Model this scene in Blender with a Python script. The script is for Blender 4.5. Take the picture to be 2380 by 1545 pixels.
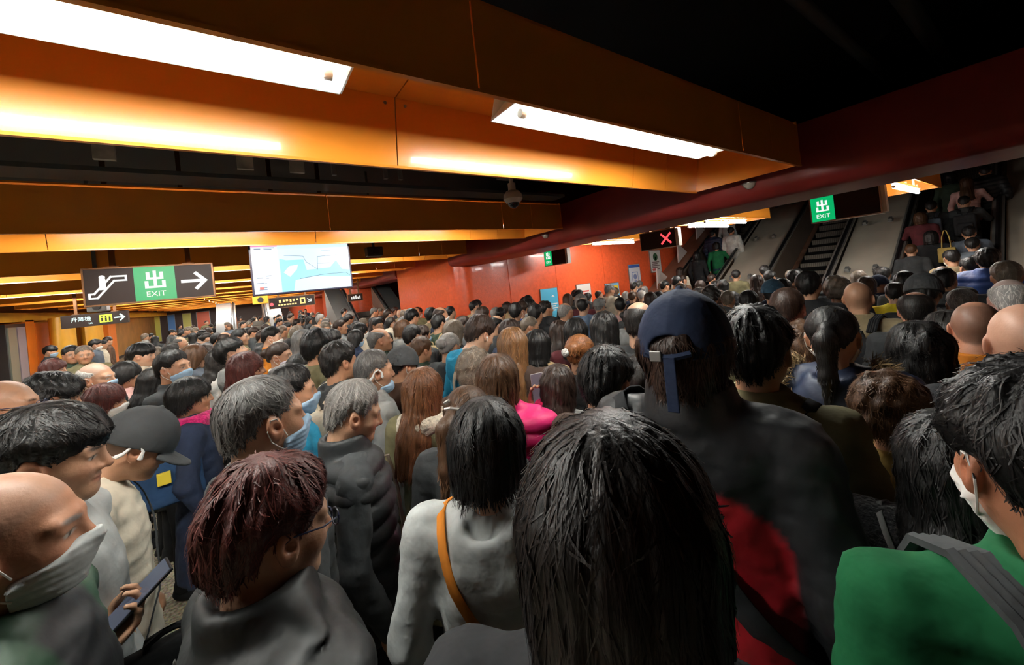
import bpy, math, random
import numpy as np
from mathutils import Matrix, Vector
random.seed(7); RNG = np.random.default_rng(7)
for o in list(bpy.data.objects): bpy.data.objects.remove(o)
SC = bpy.context.scene
COL = SC.collection
PI = math.pi
# ------------------------------------------------------------------ camera (photo frame 2380 x 1545)
PP = np.array([1190., 652.]); F = 893.0; CZ = 1.93
def _cv(x, y): return np.array([x-PP[0], -(y-PP[1]), -F])
AX = _cv(2449., 520.); AX /= np.linalg.norm(AX)
AY = _cv(564., 725.4); AY -= AX*(AX@AY); AY /= np.linalg.norm(AY)
RW = np.stack([AX, AY, np.cross(AX, AY)])
CAM = np.array([0, 0, CZ])
def ray(px, py): return RW@_cv(px, py)/F
def at_d(px, py, d): return CAM+ray(px, py)*d
def at_x(px, py, x): r = ray(px, py); return CAM+r*(x/r[0])
def at_y(px, py, y): r = ray(px, py); return CAM+r*(y/r[1])
def at_z(px, py, z): r = ray(px, py); return CAM+r*((z-CZ)/r[2])
def proj(P):
    c = RW.T@(np.asarray(P, float)-CAM); return PP[0]+F*c[0]/-c[2], PP[1]-F*c[1]/-c[2], -c[2]
cd = bpy.data.cameras.new('camera'); cam = bpy.data.objects.new('camera', cd); COL.objects.link(cam)
cd.sensor_width = 36; cd.lens = 36*F/2380; cd.shift_x = 0; cd.shift_y = -(772.5-PP[1])/2380
cd.clip_start = .03; cd.clip_end = 300
M = Matrix([list(RW[i])+[CAM[i]] for i in range(3)]+[[0, 0, 0, 1]]); cam.matrix_world = M
SC.camera = cam
# ------------------------------------------------------------------ world and exposure
w = bpy.data.worlds.new('world'); SC.world = w; w.use_nodes = True
w.node_tree.nodes['Background'].inputs[0].default_value = (0, 0, 0, 1)
w.node_tree.nodes['Background'].inputs[1].default_value = 0
SC.view_settings.view_transform = 'Standard'; SC.view_settings.look = 'None'
SC.view_settings.gamma = 1; SC.view_settings.use_curve_mapping = False
SC.view_settings.exposure = 0.8
TUBE = 60.0      # radiance of every fluorescent tube in the station
# ------------------------------------------------------------------ materials
MC = {}
def nt(m): return m.node_tree.nodes, m.node_tree.links
def mat(name, col=(.5, .5, .5), rough=.5, metal=0., emis=0., coat=0., noise=0., nscale=8., bump=0., bscale=40., attr=False, spec=.5, stretch=None, sheen=0., glow=False):
    if name in MC: return MC[name]
    m = bpy.data.materials.new(name); MC[name] = m; m.use_nodes = True
    N, L = nt(m); b = N['Principled BSDF']
    b.inputs['Base Color'].default_value = (*col, 1); b.inputs['Roughness'].default_value = rough
    b.inputs['Metallic'].default_value = metal; b.inputs['Specular IOR Level'].default_value = spec
    if coat: b.inputs['Coat Weight'].default_value = coat; b.inputs['Coat Roughness'].default_value = .06
    if sheen: b.inputs['Sheen Weight'].default_value = sheen
    if emis:
        b.inputs['Emission Color'].default_value = (*col, 1); b.inputs['Emission Strength'].default_value = emis
    if glow: b.inputs['Base Color'].default_value = (col[0]*.08, col[1]*.08, col[2]*.08, 1)
    out = None
    if attr:
        a = N.new('ShaderNodeAttribute'); a.attribute_name = 'Col'; out = a.outputs['Color']
    tc = N.new('ShaderNodeTexCoord'); vec = tc.outputs['Object']
    if stretch:
        mp = N.new('ShaderNodeMapping'); mp.inputs['Scale'].default_value = stretch; L.new(vec, mp.inputs[0]); vec = mp.outputs[0]
    if noise:
        n = N.new('ShaderNodeTexNoise'); n.inputs['Scale'].default_value = nscale; n.inputs['Detail'].default_value = 4; L.new(vec, n.inputs['Vector'])
        r = N.new('ShaderNodeMapRange'); r.inputs[1].default_value = .3; r.inputs[2].default_value = .7
        r.inputs[3].default_value = 1-noise; r.inputs[4].default_value = 1+noise; L.new(n.outputs[0], r.inputs[0])
        x = N.new('ShaderNodeMix'); x.data_type = 'RGBA'; x.blend_type = 'MULTIPLY'; x.inputs[0].default_value = 1
        if out: L.new(out, x.inputs[6])
        else: x.inputs[6].default_value = (*col, 1)
        L.new(r.outputs[0], x.inputs[7]); out = x.outputs[2]
    if out: L.new(out, b.inputs['Base Color'])
    if bump:
        n = N.new('ShaderNodeTexNoise'); n.inputs['Scale'].default_value = bscale; n.inputs['Detail'].default_value = 3; L.new(vec, n.inputs['Vector'])
        bp = N.new('ShaderNodeBump'); bp.inputs['Strength'].default_value = bump; bp.inputs['Distance'].default_value = .01
        L.new(n.outputs[0], bp.inputs['Height']); L.new(bp.outputs[0], b.inputs['Normal'])
    return m
PAL = dict(black=(.016, .017, .019), charcoal=(.035, .038, .04), darkgrey=(.06, .065, .068), grey=(.2, .205, .2), lightgrey=(.44, .47, .46), white=(.68, .68, .64),
  navy=(.018, .028, .06), blue=(.03, .08, .3), teal=(.012, .2, .34), olive=(.15, .135, .07), green=(.01, .13, .045), darkgreen=(.03, .05, .032), red=(.5, .02, .025),
  pink=(.72, .02, .16), magenta=(.55, .01, .14), mustard=(.36, .25, .07), khaki=(.24, .19, .11), tan=(.33, .24, .13), cream=(.62, .56, .44), brown=(.1, .055, .035),
  maroon=(.1, .02, .025), lightblue=(.3, .45, .6), denim=(.1, .18, .3), orange=(.6, .2, .02), yellow=(.75, .6, .03), darkbrown=(.05, .03, .022), blush=(.55, .33, .3), slate=(.09, .11, .14))
def cloth(c, kind='cloth'):
    rgb = PAL[c] if isinstance(c, str) else c
    k = 'cloth_%s_%s' % (c if isinstance(c, str) else '%.2f_%.2f_%.2f' % c, kind)
    if kind == 'shell': return mat(k, rgb, .5, noise=.12, nscale=9, bump=.6, bscale=13, spec=.35)
    if kind == 'fleece': return mat(k, rgb, .95, noise=.35, nscale=60, bump=1., bscale=90, sheen=.2)
    return mat(k, rgb, .85, noise=.2, nscale=11, bump=.7, bscale=17, spec=.3)
HAIRC = dict(deep=(.009, .0065, .0055), black=(.0095, .0088, .0085), softblack=(.016, .0135, .012), darkbrown=(.034, .018, .012), brown=(.085, .04, .018), auburn=(.085, .02, .016), lightbrown=(.2, .095, .036), ginger=(.26, .095, .03), ombre=(.15, .06, .024),
  grey=(.24, .23, .215), saltpepper=(.115, .11, .105), white=(.6, .59, .56), greybrown=(.17, .135, .1))
def hairmat(c):
    return mat('hair_'+c, HAIRC[c], .38, attr=False, noise=.45, nscale=90, bump=.25, bscale=260, spec=.55, stretch=(1, 1, .12)) if False else _hairmat(c)
def _hairmat(c):
    k = 'hair_'+c
    if k in MC: return MC[k]
    m = mat(k, HAIRC[c], .45, spec=.36, bump=.2, bscale=220, stretch=(1, 1, .15))
    N, L = nt(m); b = N['Principled BSDF']
    a = N.new('ShaderNodeAttribute'); a.attribute_name = 'Col'
    x = N.new('ShaderNodeMix'); x.data_type = 'RGBA'; x.blend_type = 'MULTIPLY'; x.inputs[0].default_value = 1
    x.inputs[6].default_value = (*HAIRC[c], 1); L.new(a.outputs['Color'], x.inputs[7]); L.new(x.outputs[2], b.inputs['Base Color'])
    return m
SKIN = mat('skin', (.5, .3, .2), .46, attr=True, noise=.06, nscale=30, bump=.08, bscale=160)
# ------------------------------------------------------------------ object helpers
def link(o, parent=None):
    COL.objects.link(o)
    if parent is not None: o.parent = parent
    return o
def tag(o, label=None, cat=None, group=None, kind=None):
    if label: o['label'] = label
    if cat: o['category'] = cat
    if group: o['group'] = group
    if kind: o['kind'] = kind
    return o
def empty(name, loc=(0, 0, 0), rz=0, s=1):
    o = bpy.data.objects.new(name, None); o.location = loc; o.rotation_euler = (0, 0, rz); o.scale = (s, s, s); o.empty_display_size = .1
    return link(o)
def qmesh(name, V, Q, m=None, smooth=True, col=None):
    V = np.ascontiguousarray(V, dtype=np.float32); Q = np.ascontiguousarray(Q, dtype=np.int32)
    me = bpy.data.meshes.new(name); k = Q.shape[1]
    me.vertices.add(len(V)); me.vertices.foreach_set('co', V.ravel())
    me.loops.add(Q.size); me.loops.foreach_set('vertex_index', Q.ravel())
    me.polygons.add(len(Q)); me.polygons.foreach_set('loop_start', np.arange(0, Q.size, k, dtype=np.int32))
    me.update(calc_edges=True)
    if smooth: me.polygons.foreach_set('use_smooth', np.ones(len(Q), dtype=bool))
    if col is not None:
        c = np.ones((len(V), 4), dtype=np.float32); c[:, :3] = col
        at = me.color_attributes.new('Col', 'FLOAT_COLOR', 'POINT'); at.data.foreach_set('color', c.ravel())
    if m: me.materials.append(m)
    return me
def ob(name, me, parent=None, m=None, loc=None, rot=None):
    o = bpy.data.objects.new(name, me)
    link(o, parent)
    if m is not None:
        if len(me.materials) == 0: me.materials.append(m)
        elif me.materials[0] is not m:
            o.material_slots[0].link = 'OBJECT'; o.material_slots[0].material = m
    if loc is not None: o.location = loc
    if rot is not None: o.rotation_euler = rot
    return o
class MB:
    def __init__(s): s.v = []; s.f = []
    def add(s, V, Fs):
        k = len(s.v); s.v += [tuple(map(float, p)) for p in V]; s.f += [tuple(i+k for i in f) for f in Fs]; return s
    def box(s, a, b):
        (x0, y0, z0), (x1, y1, z1) = a, b
        x0, x1 = sorted((x0, x1)); y0, y1 = sorted((y0, y1)); z0, z1 = sorted((z0, z1))
        return s.add([(x0, y0, z0), (x1, y0, z0), (x1, y1, z0), (x0, y1, z0), (x0, y0, z1), (x1, y0, z1), (x1, y1, z1), (x0, y1, z1)],
              [(0, 3, 2, 1), (4, 5, 6, 7), (0, 1, 5, 4), (1, 2, 6, 5), (2, 3, 7, 6), (3, 0, 4, 7)])
    def prism(s, poly, axis, a, b):     # poly: 2-D points in the plane normal to axis, extruded from a to b
        n = len(poly)
        def P(u, v, t): return {'x': (t, u, v), 'y': (u, t, v), 'z': (u, v, t)}[axis]
        V = [P(u, v, a) for u, v in poly]+[P(u, v, b) for u, v in poly]
        Fs = [tuple(range(n))[::-1], tuple(range(n, 2*n))]+[(i, (i+1) % n, n+(i+1) % n, n+i) for i in range(n)]
        return s.add(V, Fs)
    def tube(s, pts, r, n=8, cap=True):
        pts = [np.asarray(p, float) for p in pts]; rs = r if hasattr(r, '__len__') else [r]*len(pts)
        V = []; up = np.array([0, 0, 1.])
        for i, p in enumerate(pts):
            t = pts[min(i+1, len(pts)-1)]-pts[max(i-1, 0)]; t = t/(np.linalg.norm(t)+1e-9)
            u = np.cross(t, up if abs(t[2]) < .9 else np.array([1., 0, 0])); u /= np.linalg.norm(u); w_ = np.cross(t, u)
            for k in range(n):
                a = 2*PI*k/n; V.append(p+rs[i]*(u*math.cos(a)+w_*math.sin(a)))
        Fs = [(i*n+k, i*n+(k+1) % n, (i+1)*n+(k+1) % n, (i+1)*n+k) for i in range(len(pts)-1) for k in range(n)]
        if cap: Fs += [tuple(range(n))[::-1], tuple(range((len(pts)-1)*n, len(pts)*n))]
        return s.add(V, Fs)
    def mesh(s, name, m=None, smooth=False):
        me = bpy.data.meshes.new(name); me.from_pydata(s.v, [], s.f); me.update()
        import bmesh
        bm = bmesh.new(); bm.from_mesh(me); bmesh.ops.recalc_face_normals(bm, faces=bm.faces); bm.to_mesh(me); bm.free()
        if smooth: me.polygons.foreach_set('use_smooth', np.ones(len(me.polygons), dtype=bool)); me.set_sharp_from_angle(angle=.7)
        if m: me.materials.append(m)
        return me
    def build(s, name, m, parent=None, smooth=False):
        return ob(name, s.mesh(name, m, smooth), parent)
def boxo(name, a, b, m, parent=None, bev=0):
    if not bev: return MB().box(a, b).build(name, m, parent)
    import bmesh
    me = MB().box(a, b).mesh(name, m); bm = bmesh.new(); bm.from_mesh(me)
    bmesh.ops.bevel(bm, geom=list(bm.edges), offset=bev, segments=2, affect='EDGES', profile=.5); bm.to_mesh(me); bm.free()
    return ob(name, me, parent)
def struct(o): return tag(o, kind='structure')
def text_obj(s, size, m, parent, mat4, ext=.001, name='lettering', cx='CENTER'):
    cu = bpy.data.curves.new('t', 'FONT'); cu.body = s; cu.size = size; cu.extrude = ext; cu.align_x = cx; cu.align_y = 'CENTER'; cu.resolution_u = 3
    t = bpy.data.objects.new('t', cu); COL.objects.link(t)
    me = bpy.data.meshes.new_from_object(t.evaluated_get(bpy.context.evaluated_depsgraph_get())); me.name = name
    bpy.data.objects.remove(t); bpy.data.curves.remove(cu)
    me.materials.clear(); me.materials.append(m)
    o = ob(name, me, parent); o.matrix_local = mat4; return o
# ------------------------------------------------------------------ SDF tools (organic shapes are meshed from distance fields)
f32 = np.float32
def rc(P, a, b, r1, r2):
    X, Y, Z = P; bx, by, bz = (b[i]-a[i] for i in range(3)); L2 = bx*bx+by*by+bz*bz+1e-12
    dx, dy, dz = X-a[0], Y-a[1], Z-a[2]
    h = np.clip((dx*bx+dy*by+dz*bz)/L2, 0, 1)
    return np.sqrt((dx-bx*h)**2+(dy-by*h)**2+(dz-bz*h)**2)-(r1+(r2-r1)*h)
def ell(P, c, r):
    x, y, z = (P[0]-c[0])/r[0], (P[1]-c[1])/r[1], (P[2]-c[2])/r[2]
    k0 = np.sqrt(x*x+y*y+z*z)+1e-6; k1 = np.sqrt((x/r[0])**2+(y/r[1])**2+(z/r[2])**2)+1e-6
    return k0*(k0-1)/k1
def sph(P, c, r): return np.sqrt((P[0]-c[0])**2+(P[1]-c[1])**2+(P[2]-c[2])**2)-r
def smin(a, b, k):
    h = np.clip(.5+.5*(b-a)/k, 0, 1); return b+(a-b)*h-k*h*(1-h)
def smax(a, b, k): return -smin(-a, -b, k)
def surfnet(f, lo, hi, h):
    ax = [np.arange(lo[i], hi[i]+h, h, dtype=f32) for i in range(3)]
    X, Y, Z = np.meshgrid(*ax, indexing='ij', sparse=False)
    V = np.asarray(f((X, Y, Z)), dtype=f32); s = V < 0
    n0, n1, n2 = V.shape
    c = np.zeros((n0-1, n1-1, n2-1), np.int8)
    offs = [(i, j, k) for i in (0, 1) for j in (0, 1) for k in (0, 1)]
    for i, j, k in offs: c += s[i:n0-1+i, j:n1-1+j, k:n2-1+k]
    I, J, K = np.nonzero((c > 0) & (c < 8))
    idx = np.full(c.shape, -1, np.int32); idx[I, J, K] = np.arange(len(I))
    g = np.stack([V[I+i, J+j, K+k] for i, j, k in offs], 1)
    acc = np.zeros((len(I), 3), f32); cnt = np.zeros(len(I), f32)
    for a in range(8):
        for b in range(a+1, 8):
            if bin(a ^ b).count('1') != 1: continue
            m = (g[:, a] < 0) != (g[:, b] < 0); t = np.where(m, g[:, a]/(g[:, a]-g[:, b]+1e-12), 0)
            oa, ob_ = np.array(offs[a], f32), np.array(offs[b], f32)
            acc += np.where(m[:, None], oa+(ob_-oa)*t[:, None], 0); cnt += m
    p = acc/cnt[:, None]
    P = np.stack([ax[0][I], ax[1][J], ax[2][K]], 1)+p*h
    Q = []
    for d in range(3):
        sl = [slice(None)]*3; sl2 = [slice(None)]*3; sl[d] = slice(0, -1); sl2[d] = slice(1, None)
        A, B_ = s[tuple(sl)], s[tuple(sl2)]
        e = np.stack(np.nonzero(A != B_), 1)
        u, v = (d+1) % 3, (d+2) % 3
        ok = (e[:, u] > 0) & (e[:, v] > 0) & (e[:, u] < V.shape[u]-1) & (e[:, v] < V.shape[v]-1); e = e[ok]
        def cell(du, dv):
            q = e.copy(); q[:, u] -= du; q[:, v] -= dv; return idx[q[:, 0], q[:, 1], q[:, 2]]
        q = np.stack([cell(1, 1), cell(0, 1), cell(0, 0), cell(1, 0)], 1)
        flip = ~A[e[:, 0], e[:, 1], e[:, 2]]; q[flip] = q[flip][:, ::-1]
        Q.append(q)
    return P, np.concatenate(Q)
def wob(P, k, seed, n=3):      # smooth pseudo-noise
    r = np.random.default_rng(seed); o = 0
    for i in range(n):
        a = r.normal(size=(3, 3)); a /= np.linalg.norm(a, axis=1)[:, None]; ph = r.uniform(0, 6.28, 3); kk = k*(1+.45*i)
        o = o+np.sin(kk*(a[0, 0]*P[0]+a[0, 1]*P[1]+a[0, 2]*P[2])+ph[0])*np.sin(kk*(a[1, 0]*P[0]+a[1, 1]*P[1]+a[1, 2]*P[2])+ph[1])/(1+.4*i)
    return o/n
# ================================================================== the station shell
SOF, XE, BY0, BDY, BW = CZ+.65, 3.51, 1.06, 2.65, .83
T30 = math.tan(PI/6); TILT = .06
m_floor = mat('floor_terrazzo', (.42, .37, .26), .42)
N, L = nt(m_floor); b = N['Principled BSDF']
tc = N.new('ShaderNodeTexCoord'); vo = N.new('ShaderNodeTexVoronoi'); vo.inputs['Scale'].default_value = 90; L.new(tc.outputs['Object'], vo.inputs['Vector'])
no = N.new('ShaderNodeTexNoise'); no.inputs['Scale'].default_value = 46; no.inputs['Detail'].default_value = 6; L.new(tc.outputs['Object'], no.inputs['Vector'])
r1 = N.new('ShaderNodeValToRGB'); e = r1.color_ramp.elements; e[0].position = .36; e[0].color = (.17, .14, .09, 1); e[1].position = .6; e[1].color = (.56, .5, .36, 1); L.new(no.outputs[0], r1.inputs[0])
mx = N.new('ShaderNodeMix'); mx.data_type = 'RGBA'; mx.blend_type = 'MULTIPLY'; mx.inputs[0].default_value = .35; L.new(r1.outputs[0], mx.inputs[6]); L.new(vo.outputs['Color'], mx.inputs[7]); L.new(mx.outputs[2], b.inputs['Base Color'])
m_void = mat('void_black', (.022, .026, .03), .7)
m_inner = mat('enamel_orange', (.86, .3, .03), .26, noise=.06, nscale=1.5, coat=.4)
m_fascia = m_inner     # one enamel on every face of the troughs
m_red = mat('paint_dark_red', (.32, .034, .03), .38, noise=.15, nscale=2)
m_wall = mat('wall_vermilion', (.8, .115, .035), .3, noise=.1, nscale=14, bump=.2, bscale=45, coat=.2)
m_clad = mat('cladding_brown', (.27, .14, .09), .4, noise=.15, nscale=3)
m_steel = mat('satin_steel', (.62, .6, .55), .33, metal=.75, noise=.08, nscale=2)
m_deck = mat('deck_cream', (.6, .55, .45), .42, metal=.1, noise=.13, nscale=1.6, coat=.15)
m_dark = mat('rubber_black', (.012, .012, .013), .42)
m_copper = mat('skirt_copper', (.5, .24, .14), .35, metal=.5)
m_step = mat('step_alloy', (.17, .155, .13), .55, metal=.2, noise=.2, nscale=30)
m_white = mat('white_enamel', (.62, .66, .63), .4)
m_tube = mat('tube_glow', (1, .985, .94), .5, emis=TUBE)
m_brownpanel = mat('balustrade_brown', (.2, .15, .115), .35, metal=.3, noise=.1, nscale=3)
m_metal = mat('grey_metal', (.3, .3, .29), .4, metal=.6)
struct(boxo('floor', (-9, -8, -.2), (18, 46, 0), m_floor))
struct(boxo('ceiling', (-9, -8, 3.75), (5.2, 46, 3.95), m_void))
# right hand wall line: piers with rounded corners, openings between them
def pier(name, y0, y1, x0, x1, r=.42):
    P = []
    for (cx, cy, a0) in ((x0+r, y0+r, PI), (x1-.02, y0+.02, 1.5*PI), (x1-.02, y1-.02, 0), (x0+r, y1-r, .5*PI)):
        rr = r if cx == x0+r else .02
        for k in range(9): a = a0+k*PI/16; P.append((cx+rr*math.cos(a), cy+rr*math.sin(a)))
    return struct(MB().prism(P, 'z', 0, 3.75).build(name, m_wall, smooth=True))
pier('wall_pier_near', 7.35, 11.35, 3.72, 5.2)
pier('wall_pier_middle', 17.4, 24.5, 3.72, 5.2, .6)
pier('wall_pier_far', 31, 45, 3.72, 5.2, .6)
wb = struct(boxo('wall_bay_back', (5.1, 7.352, 0), (18, 7.6, 6.5), m_wall))
for k, (x0, x1) in enumerate([(5.1, 6.55), (6.56, 8.35), (8.36, 10.9), (10.91, 14), (14.01, 18)]):      # wall panels with thin joints
    boxo('panel', (x0, 7.335, .0), (x1, 7.36, 6.4), m_wall, wb)
struct(boxo('wall_bay_near', (5.2, -1.4, 0), (18, -1.2, 6.5), m_clad))
struct(boxo('wall_bay_top', (17.6, -1.4, 0), (17.8, 7.6, 8), m_clad))
wf = struct(boxo('wall_far', (-9, 44, 0), (5.2, 44.3, 3.75), mat('far_wall_dark', (.05, .03, .025), .6)))
struct(boxo('wall_bay_second', (5.2, 24.2, 0), (14, 24.4, 3.75), m_wall))
struct(boxo('wall_bay_third', (5.2, 38, 0), (14, 38.2, 3.75), m_wall))
# dark red longitudinal beam with a rounded lower edge
P = [(3.72, 2.94), (4.34, 2.94), (4.38, 2.40)]
for k in range(7): a = 1.5*PI-k*PI/12; P.append((3.84+.12*math.cos(a), 2.53+.12*math.sin(a)))
struct(MB().prism(P, 'y', -7.9, 7.6).build('trim_1', m_red, smooth=True))
struct(MB().prism([(x+.02, z) for x, z in P], 'y', 11.2, 45).build('trim_2', m_red, smooth=True))
# bay ceiling: a dark soffit that steps up over the escalators
struct(MB().prism([(4.3, 2.9), (9, 2.95), (17.8, 7.7), (17.8, 7.9), (9, 3.15), (4.3, 3.1)], 'y', -1.4, 7.6).build('ceiling_bay', m_void))
struct(boxo('ceiling_bay_second', (4.3, 11.2, 2.95), (14, 44, 3.1), m_void))
# ------------------------------------------------------------------ trough beams
def trough(y0, x0, x1, label, seams, open_end=True, detail=True, SOF=SOF):
    e = empty('ceiling_beam', ((x0+x1)/2, y0, SOF)); tag(e, label, 'beam', 'orange trough beams across the ceiling')
    ox = (x0+x1)/2
    g = .006; y1 = y0+BW; t = .012
    xs = [x0]+[s for s in seams if x0 < s < x1]+[x1]
    def bx(name, a, c, m): return boxo(name, (a[0]-ox, a[1]-y0, a[2]-SOF), (c[0]-ox, c[1]-y0, c[2]-SOF), m, e)
    for a, c in zip(xs[:-1], xs[1:]):
        a2, c2 = a+g/2, c-g/2
        bx('fascia_panel', (a2, y0, SOF), (c2, y0+t, SOF+.3), m_fascia)
        MB().prism([(y1-t-y0, 0), (y1-y0, 0), (y1-y0-TILT, .33), (y1-t-y0-TILT, .33)], 'x', a2-ox, c2-ox).build('inner_panel', m_inner, e)
        if detail: bx('soffit_panel', (a2, y0+.02, SOF+.318), (c2, y1-t-.002-TILT, SOF+.33), m_inner)
    if not detail: bx('soffit_panel', (x0, y0+.02, SOF+.318), (x1, y1-t-.002-TILT, SOF+.33), m_inner)
    bx('end_panel', (x1, y0, SOF), (x1+t, y1, SOF+.33), m_inner)
    bx('end_panel', (x0-t, y0, SOF), (x0, y1, SOF+.33), m_inner)
    if detail:
        bx('edge_strip', (x0, y0-.004, SOF-.012), (x1+t, y0+.016, SOF), m_fascia)
        bx('edge_strip', (x0, y1-.016, SOF-.012), (x1+t, y1+.004, SOF), m_inner)
        for s in seams:
            for dx in (-.05, .05):
                if x0 < s+dx < x1: ob('screw', ME_SCREW, e, loc=(s+dx-ox, y1-t-.004-y0-.052, .29))
    return e
ME_SCREW = MB().tube([(0, 0, 0), (0, .006, 0)], .008, 8).mesh('screw', m_metal)
# fluorescent fittings: white tray reflector, tube, end caps, brackets
def tray(x0, x1):
    mb = MB(); t = .006
    pr = [(-.115, 0), (-.06, .1), (.06, .1), (.115, 0), (.121, 0), (.066, .108), (-.066, .108), (-.121, 0)]
    mb.prism(pr, 'x', x0, x1)
    for xa, xb in ((x0, x0+.07), (x1, x1-.07)):     # slanted white ends
        mb.add([(xa, -.115, 0), (xa, .115, 0), (xb, .06, .1), (xb, -.06, .1), (xa-(.006 if xa < xb else -.006), -.115, 0), (xa-(.006 if xa < xb else -.006), .115, 0)], [(0, 1, 2, 3), (4, 5, 1, 0), (5, 4, 3, 2)])
    return mb.mesh('reflector', mat('tray_enamel', (.7, .74, .7), .35))
ME_TRAY = tray(-.83, .83)
ME_TUBE = MB().tube([(-.75, -.02, -.014), (.75, -.02, -.014)], .021, 12).mesh('tube', m_tube, True)
ME_CAP = MB().tube([(0, -.02, -.014), (.03, -.02, -.014)], .019, 10).mesh('end_cap', mat('cap_grey', (.55, .55, .52), .4), True)
ME_HOLD = MB().box((-.012, -.03, .02), (.012, -.01, .1)).box((-.006, -.042, -.016), (.006, .002, .025)).mesh('tube_holder', m_white)
def fitting(x, y, z, label='slim white fluorescent fitting with lit tube inside an orange ceiling trough', group='fluorescent fittings in the ceiling troughs', small=False, batten=False):
    off = not any(0 <= q[0] <= 2380 and 0 <= q[1] <= 1545 and q[2] > 0 for q in (proj((x+dx, y, z)) for dx in np.linspace(-.83, .83, 9)))
    wd = ('first', 'second', 'third', 'fourth', 'fifth', 'sixth')[min(5, max(0, round((y-BY0)/BDY-.1)))]+'_trough'
    e = empty('fluorescent_light'+('_%s_offscreen' % wd if off else ''), (x, y, z)); tag(e, label, 'light', group)
    if batten:      # bare tube under a slim white batten on two short stems
        boxo('batten', (-.79, -.05, .03), (.79, .01, .06), m_white, e, .004)
        for dx in (-.5, .5): boxo('stem', (dx-.012, -.032, .06), (dx+.012, -.008, .372), m_white, e)
    else: ob('reflector', ME_TRAY, e)
    ob('tube'+('_%s_offscreen' % wd if off else ''), ME_TUBE, e)
    if not small:
        ob('end_cap', ME_CAP, e, loc=(-.78, 0, 0)); ob('end_cap', ME_CAP, e, loc=(.75, 0, 0))
        for dx in (-.72, -.02, .72): ob('tube_holder', ME_HOLD, e, loc=(dx, 0, 0))
    return e
NB = 15
def FL(i, k):
    if i == 0: return (('long lit fluorescent fitting in the first trough, before its panel joint', 'lit fluorescent fitting in the first trough, next to the chamfered end')[k], 'fluorescent fittings of the first trough')
    w_ = {1: 'second trough, in front of the map screen', 2: 'third trough, behind the exit sign', 3: 'fourth trough, level with the red pier'}.get(i, 'troughs over the back of the crowd' if i < 0 else 'far troughs of the concourse')
    return ('slim lit fluorescent fitting in the '+w_, 'fluorescent fittings in the '+w_)
for i in range(-2, NB):
    y0 = BY0+BDY*i
    lab = {0: 'orange trough beam with two large lit fittings and a chamfered end by the dark red beam', 1: 'second orange trough beam, just in front of the route map screen', 2: 'third orange trough beam, just behind the hanging escalator exit sign'}.get(i, 'orange trough beam behind the first one, over the back of the crowd' if i < 0 else 'orange trough beam running across the far concourse ceiling')
    trough(y0, -4.4, XE, lab, [-3.1, -1.2, .7, 2.58, 3.02] if 0 <= i < 4 else [-1.2, .7], detail=0 <= i < 4)
    for k, x in enumerate((-.5, 1.77) if i == 0 else () if i < 0 else (-2.77, -.5, 1.77)):
        fitting(x, y0+.18, SOF+.05, *FL(i, k), small=i > 3)
    if i == 0: fitting(-2.77, y0+.18, SOF+.05)
# bay beams beyond the dark red beam
for k, (y0, xa, xb) in enumerate(((.95, 5.2, 8.9), (3.3, 5.2, 8.9), (5.85, 5.0, 8.7))):
    trough(y0, xa, xb, ('orange trough beam in front of the crowded escalator', 'orange trough beam in front of the empty escalator', 'orange trough beam beside the poster wall')[k], [6.9], SOF=SOF+.1)
    for x, dy in (((7.6, .2), (7.75, .6)), ((7.45, .2), (7.6, .6)), ((7.45, .3),))[k]: fitting(x, y0+dy, SOF+.05, 'bare fluorescent tube on a slim batten in front of the '+('packed escalator', 'empty escalator', 'poster wall')[k], 'bare tubes in front of the '+('packed escalator', 'empty escalator', 'poster wall')[k], batten=True)
# services in the dark void above the troughs
m_pipe = mat('pipe_dark', (.09, .1, .105), .45, metal=.2); m_foil = mat('foil_grey', (.4, .39, .35), .5, noise=.4, nscale=9, bump=.6, bscale=9)
for k, (y, z, r) in enumerate(((.42, 3.35, .05), (.72, 3.3, .035), (2.35, 3.3, .06), (2.98, 3.12, .03), (3.2, 3.25, .07), (5.3, 3.1, .05), (8.2, 3.1, .05))):
    tag(MB().tube([(-4, y, z), (3.6 if y > 1 else 5, y, z)], r, 10).build('service_pipe', m_pipe, smooth=True), ['dark pipe overhead in the black void above the first trough', 'thin dark conduit overhead beside the dark pipe', 'fat dark pipe behind the first trough', 'thin conduit behind the first trough', 'widest dark pipe above the second trough', 'dark pipe above the hanging exit sign', 'dark pipe beyond the third trough'][k], 'pipe')
tag(boxo('air_duct', (-1.35, 2.25, 2.96), (.25, 2.8, 3.2), m_foil, bev=.03), 'crumpled grey foil wrapped duct above the first trough', 'duct')
tag(boxo('cable_tray', (-4, 3.38, 2.9), (3.3, 3.62, 2.93), m_pipe), 'flat dark cable tray just in front of the second trough', 'cable tray')
for k, x in enumerate((-.6, .05, .35, .62, 1.0, 1.12)):
    tag(boxo('hanger_bracket', (x, 3.0, 2.86), (x+(.09 if k < 3 else .03), 3.03, 3.75), m_foil if k < 3 else m_metal), 'pale strap bracket hanging in the void above the second trough', 'bracket', 'strap brackets in the void')
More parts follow.
